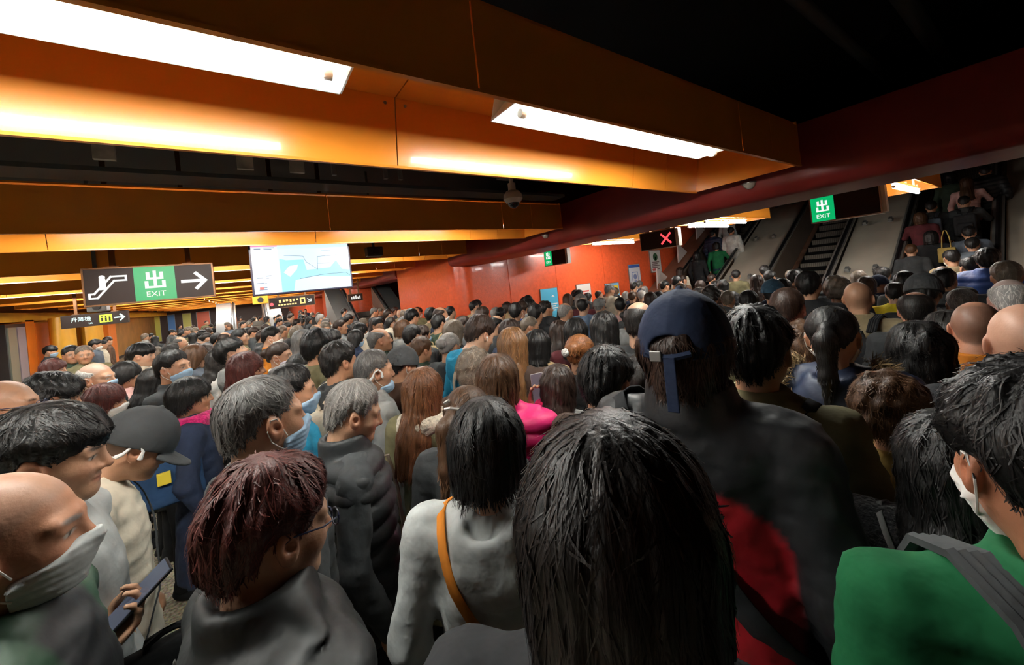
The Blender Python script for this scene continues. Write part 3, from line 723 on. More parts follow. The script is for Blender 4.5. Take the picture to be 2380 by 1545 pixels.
def headset_mesh():
    if 'hs' not in EXTRA:
        mb = MB()
        for s in (-1, 1): mb.tube([(.02, s*.09, .07), (.014, s*.094, .098), (-.004, s*.096, .112), (-.024, s*.095, .1), (-.032, s*.094, .075), (-.045, s*.09, .058)], [.0085, .005, .0045, .0045, .006, .008], 7)
        mb.tube([(-.045, s_*.09*math.cos(0), .058) if False else (-.045-.075*math.sin(t), .09*math.cos(t), .058-.012*math.sin(t)) for s_ in (1,) for t in np.linspace(0, PI, 11)], .0028, 6)
        EXTRA['hs'] = mb.mesh('headset', mat('headset_white', (.8, .79, .76), .35), True)
    return EXTRA['hs']
def backpack_mesh(h=.014):
    if 'bp' not in EXTRA:
        def f(P):
            X, Y, Z = P
            q = np.maximum(np.abs(np.stack([X+.215, Y, Z-1.13]))-np.array([.055, .115, .17]).reshape(3, 1, 1, 1), 0); d = np.sqrt((q**2).sum(0))-.03
            q = np.maximum(np.abs(np.stack([X+.3, Y, Z-1.06]))-np.array([.012, .085, .085]).reshape(3, 1, 1, 1), 0); d = smin(d, np.sqrt((q**2).sum(0))-.018, .012)
            return d-.003*wob(P, 40, 3)
        EXTRA['bp'] = qmesh('bag', *surfnet(f, (-.36, -.18, .88), (-.1, .18, 1.36), h), cloth('black'))
        mb = MB()
        for s in (-1, 1):
            pts = [(-.15, s*.07, 1.36), (-.1, s*.085, 1.435), (-.02, s*.1, 1.462), (.06, s*.105, 1.43), (.12, s*.11, 1.34), (.13, s*.12, 1.2), (.08, s*.15, 1.06), (-.1, s*.14, .99)]
            for o_ in (-.018, -.006, .006, .018): mb.tube([(x, y+o_, z+.004) for x, y, z in pts], .009, 5)
        EXTRA['bs'] = mb.mesh('shoulder_strap', cloth('black'), True)
        EXTRA['bh'] = MB().tube([(-.17, -.035, 1.335), (-.18, -.03, 1.375), (-.18, .03, 1.375), (-.17, .035, 1.335)], .009, 6).mesh('grab_handle', cloth('black'), True)
    return EXTRA['bp']
def strap_mesh(sgn, style, pose, seed, wd=.018, vy=.42, zc=1.2):
    k = ('strap', sgn, style, pose, seed, wd, vy)
    if k not in EXTRA:
        n = 40; th = np.arange(n)*2*PI/n; V = []
        rr = np.arange(.03, .5, .004); cen = np.array([-.005, sgn*.012, zc]); v = np.array([0, sgn*vy, .9]); v /= np.linalg.norm(v); w_ = np.cross([1., 0, 0], v)
        for t in th:
            dr = np.array([math.cos(t), 0, 0])+math.sin(t)*v
            P_ = cen[:, None]+dr[:, None]*rr; d = top_sdf((P_[0][:, None, None], P_[1][:, None, None], P_[2][:, None, None]), style, pose, seed)[:, 0, 0]
            i_ = int(np.argmax(d > .006)); V.append(rr[i_] if d.max() > .006 else .3)
        R_ = np.minimum(np.array(V), .33); R_ = np.convolve(np.concatenate([R_[-2:], R_, R_[:2]]), np.ones(5)/5, 'valid'); R_ = np.maximum(R_, np.array(V)*.97)
        pts = []
        for t, r_ in zip(th, R_):
            dr = np.array([math.cos(t), 0, 0])+math.sin(t)*v
            for rd, of in ((0, -wd), (0, wd), (.005, wd), (.005, -wd)): pts.append(cen+dr*(r_+rd)+w_*of)
        q = [(4*i_+a, 4*i_+(a+1) % 4, 4*((i_+1) % n)+(a+1) % 4, 4*((i_+1) % n)+a) for i_ in range(n) for a in range(4)]
        EXTRA[k] = qmesh('bag_strap', np.array(pts), np.array(q), cloth('black'), smooth=False)
    return EXTRA[k]
# ---- assembling one person
BODIES = {}
TONES = [(.45, .24, .14), (.48, .27, .165), (.41, .215, .12), (.36, .185, .105), (.52, .31, .2)]
LOD = {0: dict(head=.0038, hair=.0055, ns=1800, top=.0115, leg=.03), 1: dict(head=.0068, hair=.0078, ns=800, top=.0165, leg=.03), 2: dict(head=.0105, hair=.0098, ns=260, top=.024, leg=.036), 3: dict(head=.017, hair=.014, ns=0, top=.032, leg=.04)}
def person(label, pos, yaw, height, hair, hc, top, tc, lod=2, hy=0., hpitch=.15, hroll=0., pose='down', trousers='black', shoe='black', tone=0, fem=False, group=None, seed=0, kind=None, hands=True, **o):
    s = height/1.722; q = LOD[lod]
    e = empty('person', pos, yaw, s); tag(e, label, 'person', group)
    tn = TONES[tone] if isinstance(tone, int) else tone
    V, Q = head_mesh(LOD[min(3, lod+o.get('coarse', 0))]['head'], fem); C = face_colors(V, tn, hc, o)
    R = hrot(hy, hpitch, hroll)
    w_ = np.clip((V[:, 2]+.085)/.085, 0, 1)[:, None]; w_ = w_*w_*(3-2*w_)
    FW = np.array([o.get('fwd', 0), 0, -.25*o.get('fwd', 0)])
    Vb = (V@R.T)*w_+V*(1-w_)+PIV+FW*w_
    VV, QQ, CC = [Vb], [Q], [C]
    if hands and lod < 3 and not (lod == 2 and pose == 'down'):
        for S_, E_, W_, D_, N_, c_, sd in arm_chain(pose):
            hv, hq = hand_mesh(round(c_, 2), .0048 if lod == 0 and c_ > .5 else .0108); x = D_; z = -(N_-x*(N_@x)); z /= np.linalg.norm(z); y = np.cross(z, x)
            mir = not np.dot(y, np.array([0, -sd, .3])) > 0
            hv = hv*np.array([1, -1 if mir else 1, 1])
            hw_ = W_+hv@np.stack([x, y, z]); k = sum(len(v) for v in VV); VV.append(hw_); QQ.append((hq[:, ::-1] if mir else hq)+k); CC.append(np.tile(np.array(tn)*.95, (len(hv), 1)))
            # bare arm inside the sleeve, welded to the shoulder and to the wrist
            k2 = k+len(hv); b0 = int(np.argmin(((Vb-S_*np.array([1, .8, 1]))**2).sum(1))); h0 = k+int(np.argmin(hv[:, 0]))
            ring = []
            for p_, r_ in ((S_, .04), (E_, .035), (W_-D_*.1, .028)):
                u_ = np.cross(E_-S_ if p_ is S_ else W_-E_, (1., .2, 0)); u_ /= np.linalg.norm(u_); v_ = np.cross(u_, E_-S_); v_ /= np.linalg.norm(v_)
                ring += [p_+r_*(u_*math.cos(t_)+v_*math.sin(t_)) for t_ in np.arange(6)*PI/3]
            VV.append(np.array(ring)); CC.append(np.tile(np.array(tn), (18, 1)))
            q_ = [(k2+6*j+i, k2+6*j+(i+1) % 6, k2+6*j+6+(i+1) % 6, k2+6*j+6+i) for j in range(2) for i in range(6)]
            for v0, o_ in ((b0, 0), (h0, 12)): q_ += [(v0, k2+o_, k2+o_+1, k2+o_+2), (v0, k2+o_+2, k2+o_+3, k2+o_+4), (v0, k2+o_+4, k2+o_+5, k2+o_)]
            QQ.append(np.array(q_))
    bk = (lod, fem, str(tn), HAIRC[hc], round(hy, 3), round(hpitch, 3)) if not hands else None
    if bk is None or bk not in BODIES:
        bm_ = qmesh('body', np.concatenate(VV), np.concatenate(QQ), SKIN, col=np.concatenate(CC))
        if bk: BODIES[bk] = bm_
    else: bm_ = BODIES[bk]
    ob('body', bm_, e)
    HM = Matrix.Translation(PIV+FW)@Matrix(R.tolist()).to_4x4()
    def hd(nm, me, m, par=e):
        x = ob(nm, me, par, m)
        if par is e: x.matrix_local = HM
        return x
    if hair: hd('hair', hair_mesh(hair, q['hair'], q['ns'], seed % (3 if lod == 0 else 2)), hairmat(hc))
    kd = kind or {'shell': 'shell', 'puffer': 'shell', 'vest': 'shell', 'fleece': 'fleece'}.get(top, 'cloth')
    if top == 'vest':
        ob('shirt', top_mesh('jacket', pose, q['top'], 0), e, cloth(o.get('sleeve', 'darkgrey')))
    tm = top_mesh(top, pose, q['top'], seed % 2)
    if o.get('paint'):
        n_ = len(tm.vertices); co = np.empty(n_*3, np.float32); tm.vertices.foreach_get('co', co); co = co.reshape(-1, 3); tm = tm.copy()
        c4 = np.ones((n_, 4), np.float32); c4[:, :3] = o['paint'](co); at_ = tm.color_attributes.new('Col', 'FLOAT_COLOR', 'POINT'); at_.data.foreach_set('color', c4.ravel()); tm.materials.clear(); tm.materials.append(mat('cloth_panelled', (.5, .5, .5), .5, attr=True, noise=.14, nscale=12, bump=.3, bscale=20))
    t = ob({'shell': 'jacket', 'vest': 'padded_vest', 'puffer': 'puffer_jacket', 'fleece': 'fleece_coat'}.get(top, top), tm, e, None if o.get('paint') else cloth(tc, kd))
    ob('trousers', leg_mesh(q['leg']), e, cloth(trousers))
    if 1:
        for sg in (-1, 1): ob('shoe', ME_SHOE, e, cloth(shoe), loc=(-.01, sg*.092, 0))
    if o.get('cap'):
        hd('cap', cap_mesh(o.get('capkind', 'capplain'), .005 if lod < 1 else .008), cloth(o['cap']))
    if o.get('beanie'): hd('knit_hat', beanie_mesh(), cloth(o['beanie']))
    if o.get('mask'):
        mk = hd('face_mask', mask_mesh(.0045 if lod < 1 else .009, o.get('chinmask', False)), cloth(o['mask']))
        for sd in (-1, 1): ob('ear_loop', loops_mesh(sd), mk, cloth('white'))
    if o.get('specs'): hd('glasses', specs_mesh(), mat('specs_frame', (.02, .03, .08), .3))
    if o.get('headset'): hd('headset', headset_mesh(), mat('headset_white', (.8, .79, .76), .35))
    if o.get('bud'):
        for sg in (-1, 1): hd('earbud', EAR, mat('headset_white', (.8, .79, .76), .35)).matrix_local = HM@Matrix.Translation((.008, sg*.083, .076))
    if o.get('strap'): ob('bag_strap', strap_mesh(o.get('strapside', 1), top, pose, seed % 2, o.get('strapw', .016), o.get('strapv', .42), o.get('strapz', 1.2)), e, cloth(o['strap']))
    if o.get('scarf'):
        ob('scarf', SCARF(), e, cloth(o['scarf'], 'fleece'))
    return e
EAR = qmesh('earbud', *surfnet(lambda P: smin(sph(P, (0, 0, 0), .008), rc(P, (.004, 0, 0), (.008, 0, -.022), .0035, .003), .003), (-.012, -.012, -.03), (.018, .012, .012), .003), cloth('white'))
def SCARF():
    if 'scarf' not in EXTRA:
        def f(P):
            X, Y, Z = P; R = np.sqrt((X+.02)**2+(Y*.92)**2)
            d = np.sqrt((R-.1)**2+((Z-1.435)*.75)**2)-.036; d = smin(d, rc(P, (.09, .05, 1.42), (.14, .07, 1.16), .035, .03), .03)
            return d-.008*wob((X, Y, Z*1.6), 70, 4)
        EXTRA['scarf'] = qmesh('scarf', *surfnet(f, (-.2, -.2, 1.05), (.22, .2, 1.54), .011), cloth('cream'))
    return EXTRA['scarf']
def backpack(pe, label, c, strapc=None):
    e = empty('backpack', pe.location, pe.rotation_euler.z, pe.scale.x); tag(e, label, 'backpack')
    ob('bag', backpack_mesh(), e, cloth(c)); ob('shoulder_strap', EXTRA['bs'], e, cloth(strapc or c)); ob('grab_handle', EXTRA['bh'], e, cloth(strapc or c))
    return e
# ================================================================== signs, screens, posters, cameras
m_signbrown = mat('sign_brown', (.022, .011, .008), .4, spec=.25)
m_signgreen = mat('sign_green', (.0, .34, .1), .4, emis=.75, glow=True)
m_glyph = mat('sign_white', (.85, .87, .83), .5, emis=.62, glow=True)
m_frame = mat('sign_frame', (.16, .075, .03), .3, metal=.6)
m_cyan = mat('sign_cyan', (.55, .85, .85), .5, emis=.5); m_lime = mat('sign_lime', (.55, .75, .03), .5, emis=.6); m_redx = mat('sign_red', (.9, .08, .1), .5, emis=.7)
m_amber = mat('sign_amber', (.8, .6, .25), .5, emis=.35)
def flat(e, name, polys, m, y, t=.004):     # polys in the sign's x-z plane, raised t towards the viewer
    mb = MB()
    for p in polys: mb.prism(p, 'y', y-t, y)
    return mb.build(name, m, e)
def rect(x0, z0, x1, z1): return [(x0, z0), (x1, z0), (x1, z1), (x0, z1)]
def chu(cx, cz, s):     # the exit character
    R_ = [(.43, 0, .57, 1), (.13, .58, .29, .92), (.71, .58, .87, .92), (.13, .5, .87, .62), (.05, 0, .21, .42), (.79, 0, .95, .42), (.05, 0, .95, .12)]
    return [rect(cx+(a-.5)*s, cz+(b_-.5)*s, cx+(c-.5)*s, cz+(d-.5)*s) for a, b_, c, d in R_]
def stroke(pts, w_):
    out = []
    for (x0, z0), (x1, z1) in zip(pts[:-1], pts[1:]):
        L_ = math.hypot(x1-x0, z1-z0)+1e-9; nx, nz = -(z1-z0)/L_*w_/2, (x1-x0)/L_*w_/2; ex, ez = (x1-x0)/L_*w_/2, (z1-z0)/L_*w_/2
        out.append([(x0-ex+nx, z0-ez+nz), (x0-ex-nx, z0-ez-nz), (x1+ex-nx, z1+ez-nz), (x1+ex+nx, z1+ez+nz)])
    return out
def arrow(cx, cz, s, ang=0):
    P = stroke([(-.5, 0), (.4, 0)], .17)+stroke([(.08, .4), (.45, 0)], .17)+stroke([(.08, -.4), (.45, 0)], .17)
    ca, sa = math.cos(ang), math.sin(ang)
    return [[(cx+s*(x*ca-z*sa), cz+s*(x*sa+z*ca)) for x, z in p] for p in P]
def disc(cx, cz, r, n=14): return [(cx+r*math.cos(2*PI*k/n), cz+r*math.sin(2*PI*k/n)) for k in range(n)]
TXT = Matrix.Rotation(PI/2, 4, 'X')
def letters(e, s, x, z, size, m, y): return text_obj(s, size, m, e, Matrix.Translation((x, y-.003, z))@TXT)
def sign(loc, rz, W, Hh, label, top, depth=.12, fr=m_frame, hang=True):
    e = empty('hanging_sign', loc, rz); tag(e, label, 'sign')
    boxo('housing', (-W/2, 0, -Hh/2), (W/2, depth, Hh/2), m_signbrown, e)
    t = .014
    for a, c in (((-W/2-t, -.006, Hh/2), (W/2+t, depth+.004, Hh/2+t)), ((-W/2-t, -.006, -Hh/2-t), (W/2+t, depth+.004, -Hh/2)), ((-W/2-t, -.006, -Hh/2), (-W/2, depth+.004, Hh/2)), ((W/2, -.006, -Hh/2), (W/2+t, depth+.004, Hh/2))):
        boxo('frame_bar', a, c, fr, e)
    if hang:
        for x in (-W*.3, W*.3):
            boxo('hanger', (x-.02, depth/2-.02, Hh/2), (x+.02, depth/2+.02, top-loc[2]), m_frame, e); boxo('hanger_plate', (x-.05, depth/2-.04, Hh/2+t), (x+.05, depth/2+.04, Hh/2+t+.014), m_frame, e)
    return e
YS = 5.35
a, b2, c2 = at_y(192, 625, YS), at_y(200, 708, YS), at_y(497, 651, YS)
W, Hh = at_y(498, 690, YS)[0]-b2[0], a[2]-b2[2]
xc, zc = (b2[0]+at_y(498, 690, YS)[0])/2, (a[2]+b2[2])/2-.01
s = sign((xc, YS, zc), 0, W, Hh, 'brown hanging sign with escalator pictogram, green exit panel and white right arrow', 3.76)
s1 = W*.02; gx = W*.325
flat(s, 'exit_panel', [rect(-gx/2+s1, -Hh/2, gx/2+s1, Hh/2)], m_signgreen, 0, .003)
flat(s, 'exit_character', chu(s1, Hh*.12, Hh*.52), m_glyph, -.003)
letters(s, 'EXIT', s1, -Hh*.32, Hh*.22, m_glyph, -.004)
flat(s, 'arrow', arrow(W*.345, 0, W*.2), m_glyph, 0)
k = W*.27; ox_ = -W*.335
P = [(-.5, -.42), (-.3, -.42), (.18, .2), (.5, .2), (.5, .36), (.1, .36), (-.38, -.26), (-.5, -.26), (-.5, -.42)]
flat(s, 'escalator_pictogram', stroke([(ox_+x*k, z*k) for x, z in P], k*.065)+[disc(ox_-.14*k, .34*k, .085*k)]+stroke([(ox_-.14*k, .2*k), (ox_-.14*k, -.04*k)], k*.17), m_glyph, 0)
# lift sign farther back
YS = 10.5
b2, c2 = at_y(145, 760, YS), at_y(297, 750, YS); W = c2[0]-b2[0]; Hh = at_y(297, 725, YS)[2]-c2[2]; xc = (b2[0]+c2[0])/2; zc = (b2[2]+c2[2])/2+Hh/2
s = sign((xc, YS, zc), 0, W, Hh, 'black hanging lift sign with lime pictogram and pale right arrow', 3.76, fr=m_signbrown)
letters(s, '升降機', -W*.22, Hh*.1, Hh*.42, m_cyan, 0); letters(s, 'Lift', -W*.08, -Hh*.3, Hh*.2, m_cyan, 0)
flat(s, 'lift_pictogram', [rect(W*.06, -Hh*.34, W*.26, Hh*.36)], m_lime, 0)
flat(s, 'lift_figures', [disc(W*(.1+.06*q), Hh*.18, Hh*.06) for q in range(3)]+[rect(W*(.085+.06*q), -Hh*.25, W*(.115+.06*q), Hh*.08) for q in range(3)], m_signbrown, -.004)
flat(s, 'arrow', arrow(W*.38, 0, W*.16), m_cyan, 0)
# platform direction sign under the screen
YS = 11.2
b2, c2 = at_y(628, 718, YS), at_y(732, 706, YS); W = c2[0]-b2[0]; Hh = .25; xc = (b2[0]+c2[0])/2; zc = (b2[2]+c2[2])/2+Hh/2
s = sign((xc, YS, zc), 0, W, Hh, 'dark red hanging sign with small amber lettering below the map screen', 3.76)
flat(s, 'small_print', [rect(-W*.3+W*.075*q+W*.01*(q % 2), -Hh*.02+Hh*.05*(q % 3), -W*.25+W*.075*q, Hh*.28) for q in range(6)]+[rect(-W*.32+W*.06*q, -Hh*.3, -W*.275+W*.06*q, -Hh*.16) for q in range(7)], m_amber, 0)
flat(s, 'ticket_pictogram', stroke([(W*.18, -Hh*.25), (W*.18, Hh*.25), (W*.27, Hh*.25), (W*.27, -Hh*.25), (W*.18, -Hh*.25)], .03), m_amber, 0)
flat(s, 'arrow', arrow(W*.38, 0, W*.11, -PI/4), m_glyph, 0)
flat(s, 'warning_lamp', [disc(-W*.46, -Hh*.1, .04)], m_redx, 0)
# far sign in the next opening
YS = 12.6; c2 = at_y(826, 691, YS)
s = sign((c2[0], YS, c2[2]), 0, .42, .2, 'small black hanging sign in the opening behind the red pier', 3.76)
flat(s, 'small_print', [rect(-.12+.06*q, -.05, -.09+.06*q, .02+.02*(q % 3)) for q in range(5)], m_glyph, 0)
# bay signs, facing the concourse
def baysign(XS, p0, p1, label, kind, Hh=.4):
    b2, c2 = at_x(*p0, XS), at_x(*p1, XS); W = b2[1]-c2[1]
    s = sign((XS, (b2[1]+c2[1])/2, (b2[2]+c2[2])/2+Hh/2), -PI/2, W, Hh, label, 2.93, fr=mat('sign_frame_steel', (.5, .42, .33), .3, metal=.5)); g = W*.36
    if kind == 'exit':
        flat(s, 'exit_panel', [rect(-W/2, -Hh/2, -W/2+g, Hh/2)], m_signgreen, 0, .003)
        flat(s, 'exit_character', chu(-W/2+g/2, Hh*.1, g*.62), m_glyph, -.003); letters(s, 'EXIT', -W/2+g/2, -Hh*.31, g*.3, m_glyph, -.004)
    else:
        flat(s, 'red_cross', stroke([(W*.12, -Hh*.26), (W*.36, Hh*.26)], .035)+stroke([(W*.12, Hh*.26), (W*.36, -Hh*.26)], .035), m_redx, 0)
    if kind != 'wide': boxo('end_cap', (W/2+.014, .01, -Hh/2), (W/2+.05, .11, Hh/2), mat('sign_end', (.85, .82, .74), .4), s)
    return s
baysign(6.2, (1889, 517), (2048, 493), 'long brown exit sign with green panel in front of the packed escalator', 'exit', .33)
baysign(6.3, (1492, 583), (1572, 570), 'dark sign with a red cross above the poster wall escalator', 'cross', .31)
baysign(5.9, (1268, 618), (1316, 611), 'short brown exit sign with green panel beside the poster wall', 'exit', .38)
# route map screen
YS = 4.72
tl, tr, bl, br = (at_y(*p, YS) for p in ((582, 572), (808, 562), (592, 685), (816, 664)))
x0, x1, z0, z1 = (tl[0]+bl[0])/2, (tr[0]+br[0])/2, (bl[2]+br[2])/2, (tl[2]+tr[2])/2+.01
W, Hh = x1-x0, z1-z0
s = empty('map_screen', ((x0+x1)/2, YS, (z0+z1)/2)); tag(s, 'glowing blue route map screen hanging beside the exit sign', 'screen')
boxo('casing', (-W/2-.018, .004, -Hh/2-.018), (W/2+.018, .09, Hh/2+.018), mat('screen_case', (.02, .018, .05), .35), s, .006)
def scr(nm, polys, c, y, e=.72): return flat(s, nm, polys, mat('screen_'+nm, c, .3, emis=e, glow=True), y, .0015)
hw, hh = W/2, Hh/2
scr('display', [rect(-hw, -hh, hw, hh)], (.62, .8, .95), .004)
scr('legend_column', [rect(-hw, -hh, -hw*.5, hh*.9)], (.74, .86, .97), .0022)
scr('header_strip', [rect(-hw, hh*.88, -hw*.5, hh)], (.85, .3, .5), .0005)
scr('water', [[(-.48*hw, -hh), (-.48*hw, .38*hh), (-.35*hw, .3*hh), (0, .3*hh), (.05*hw, -.15*hh), (.55*hw, -.1*hh), (.7*hw, .2*hh), (.82*hw, -.2*hh), (hw, -.25*hh), (hw, -.55*hh), (.2*hw, -.42*hh), (-.2*hw, -.55*hh), (-.25*hw, -hh)]], (.32, .72, .92), .0022)
scr('island', [[(-.42*hw, -.2*hh), (-.3*hw, .05*hh), (-.12*hw, .1*hh), (-.15*hw, -.1*hh), (-.3*hw, -.4*hh)]], (.68, .8, .95), .0008)
scr('route_lines', stroke([(-.1*hw, -.5*hh), (.4*hw, -.38*hh), (.9*hw, -.36*hh), (hw*.98, -.5*hh)], .006)+stroke([(-.38*hw, .5*hh), (0, .44*hh), (.05*hw, .2*hh), (.28*hw, -.15*hh), (.3*hw, .4*hh), (.72*hw, .44*hh)], .004)+stroke([(.4*hw, .65*hh), (.6*hw, .62*hh)], .003)+stroke([(.3*hw, .1*hh), (.55*hw, .1*hh)], .003), (.18, .3, .4), -.0006, .5)
scr('legend_marks', [rect(-hw*.94, z_*hh, -hw*.82, (z_+.035)*hh) for z_ in (.78, -.38, -.6)]+[rect(-hw*.76, z_*hh, (-.56-.05*q)*hw, (z_+.03)*hh) for q, z_ in enumerate((.82, .76, -.32, -.4, -.55, -.62, -.78, -.86))], (.25, .35, .5), -.0002, .5)
scr('red_marker', [rect(-hw*.9, -.84*hh, -hw*.82, -.74*hh)], (.85, .2, .15), -.0002)
for x in (-hw*.5, hw*.5): boxo('hanger', (x-.02, .03, hh), (x+.02, .07, 3.76-s.location.z), m_frame, s)
# small equipment hanging from the void
def dome(px, py, Y, label):
    p = at_y(px, py, Y); e = empty('dome_camera', p); tag(e, label, 'camera')
    mw = mat('camera_white', (.7, .62, .5), .4)
    MB().tube([(0, 0, .08), (0, 0, 3.76-p[2])], .02, 10).build('stem', mw, e, True)
    V = [(0, 0, .1), (0, 0, .09), (0, 0, .06), (0, 0, .02), (0, 0, -.015)]
    MB().tube(V, [.028, .055, .08, .085, .06], 20).build('housing', mw, e, True)
    MB().tube([(0, 0, .09), (0, 0, .16)], .034, 14).build('collar', mw, e, True)
    MB().tube([(0, 0, -.01), (0, 0, -.03), (0, 0, -.05), (0, 0, -.062)], [.055, .05, .034, .012], 18).build('smoked_dome', mat('smoked_dome', (.01, .01, .014), .08, coat=.5), e, True)
    boxo('mounting_box', (-.07, .03, .22), (.07, .12, .36), m_pipe, e)
dome(1193, 468, 2.72, 'white dome security camera hanging below the black void behind the first trough')
for k, (px, py, Y, lb) in enumerate(((870, 585, 5.6, 'small black loudspeaker box hanging beside the map screen'), (605, 697, 9.8, 'amber equipment box hanging beside the amber lettered sign'), (228, 714, 6.3, 'grey security camera hanging under the escalator exit sign'))):
    p = at_y(px, py, Y); e = empty('hanging_box', p); tag(e, lb, 'equipment')
    r_ = (.11, .14, .08)[k]; c = ((.03, .028, .026), (.75, .42, .03), (.3, .3, .3))[k]
    boxo('housing', (-r_, -.06, -r_*.6), (r_, .1, r_*.6), mat('hangbox%d' % k, c, .45), e, .012); boxo('stem', (-.015, .01, r_*.6), (.015, .04, 3.76-p[2]), m_pipe, e)
    MB().tube([(0, -.06, 0), (0, -.075, 0)], r_*.4, 12).build('front_lens', m_dark, e)
for (px, py, lb) in ((1741, 424, 'white ceiling sensor at the corner of the first trough'), (1268, 545, 'white ceiling sensor at the corner of the second trough')):
    p = at_z(px, py, SOF+.0); e = empty('ceiling_sensor', (p[0], p[1], SOF-.012)); tag(e, lb, 'sensor')
    MB().tube([(0, 0, 0), (0, 0, -.02), (0, 0, -.045)], [.05, .045, .02], 14).build('body', mat('sensor_white', (.7, .66, .58), .4), e, True); MB().tube([(0, 0, .01), (0, 0, 0)], .058, 14).build('base_ring', m_metal, e, True)
tag(MB().tube([(1.95, 3.15, 3.05), (1.95, 3.15, 3.08)], .1, 18).build('ceiling_speaker', m_metal, smooth=True), 'round dim speaker plate in the void behind the first trough', 'speaker')
# posters on the vermilion wall
def poster(p0, p1, htop, Hh, label, base, art):
    YW = 7.33
    a, c = at_y(*p0, YW), at_y(*p1, YW); W = c[0]-a[0]
    e = empty('poster', ((a[0]+c[0])/2, YW-.03, (a[2]+c[2])/2-Hh/2)); tag(e, label, 'poster')
    boxo('frame', (-W/2, 0, -Hh/2), (W/2, .028, Hh/2), mat('poster_frame', (.25, .24, .22), .3, metal=.5), e)
    flat(e, 'sheet', [rect(-W/2+.012, -Hh/2+.012, W/2-.012, Hh/2-.012)], mat('sheet_%.2f_%.2f_%.2f' % base, base, .35), 0, .002)
    for k, (nm, polys, c_) in enumerate(art(W, Hh)): flat(e, nm, polys, mat('print_%.2f_%.2f_%.2f' % c_, c_, .4), -.002-.0006*k, .001)
    return e
def lines(x0, z0, w_, n, dz, h): return [rect(x0, z0-k*dz, x0+w_*(1-.25*(k % 2)), z0-k*dz+h) for k in range(n)]
poster((1253, 672), (1293, 668), 0, .75, 'sky blue poster with white print and a small figure on vermilion wall', (.1, .5, .75), lambda w_, h: [('figure', [disc(-w_*.22, -h*.02, w_*.09), rect(-w_*.33, -h*.25, -w_*.1, -h*.09)], (.8, .75, .7)), ('title', lines(w_*.02, -h*.05, w_*.4, 4, h*.07, h*.035), (.9, .92, .92)), ('bird', [[(w_*.1, h*.22), (w_*.2, h*.26), (w_*.3, h*.2)]], (.9, .9, .9))])
poster((1337, 661), (1370, 658), 0, .8, 'white poster with red headline and dark portraits on vermilion wall', (.7, .68, .64), lambda w_, h: [('headline', lines(-w_*.4, h*.22, w_*.75, 3, h*.08, h*.05), (.6, .1, .08)), ('portrait', [disc(w_*.2, h*.02, w_*.13), rect(w_*.05, -h*.2, w_*.38, -h*.08), rect(-w_*.3, -h*.2, -w_*.12, 0)], (.08, .07, .08))])
poster((1404, 659), (1436, 656), 0, .95, 'blue and yellow poster with a dark haired figure beside the wall joint', (.2, .45, .7), lambda w_, h: [('banner', [rect(-w_*.1, h*.3, w_*.42, h*.42), [(-w_*.05, h*.12), (w_*.45, h*.16), (w_*.45, h*.24), (-w_*.05, h*.2)], rect(0, 0, w_*.4, h*.08)], (.8, .6, .05)), ('face', [disc(-w_*.18, h*.2, w_*.14)], (.7, .5, .4)), ('hair', [[(-w_*.34, h*.22), (-w_*.02, h*.22), (-w_*.06, h*.28), (-w_*.28, h*.28)]], (.02, .02, .02)), ('lettering', lines(-w_*.4, -h*.12, w_*.8, 4, h*.08, h*.04), (.85, .8, .8))])
poster((1458, 616), (1484, 612), 0, 1.02, 'tall white and blue poster with a portrait beside the rising deck', (.68, .7, .74), lambda w_, h: [('top_strip', [rect(-w_*.48, h*.4, w_*.48, h*.48)], (.05, .12, .4)), ('portrait', [disc(0, h*.13, w_*.15), rect(-w_*.1, -h*.02, w_*.1, h*.02)], (.2, .25, .45)), ('frame_lines', stroke([(-w_*.25, h*.02), (-w_*.25, h*.26), (w_*.25, h*.26), (w_*.25, h*.02)], .02), (.15, .25, .55)), ('figure', [disc(-w_*.33, -h*.1, w_*.1)], (.1, .3, .6)), ('second_figure', [disc(w_*.33, -h*.12, w_*.1)], (.1, .3, .6)), ('lettering', lines(-w_*.4, -h*.22, w_*.8, 5, h*.05, h*.026), (.08, .15, .45))])
poster((1507, 584), (1531, 580), 0, .7, 'small white notice with a green emblem above the tall poster', (.72, .7, .66), lambda w_, h: [('emblem', [disc(0, h*.2, w_*.22), rect(-w_*.05, h*.05, w_*.05, h*.2)], (.05, .12, .06)), ('lettering', lines(-w_*.38, -h*.05, w_*.7, 5, h*.08, h*.04), (.2, .12, .12)), ('stamp', [rect(-w_*.35, -h*.42, -w_*.12, -h*.32)], (.7, .1, .1))])
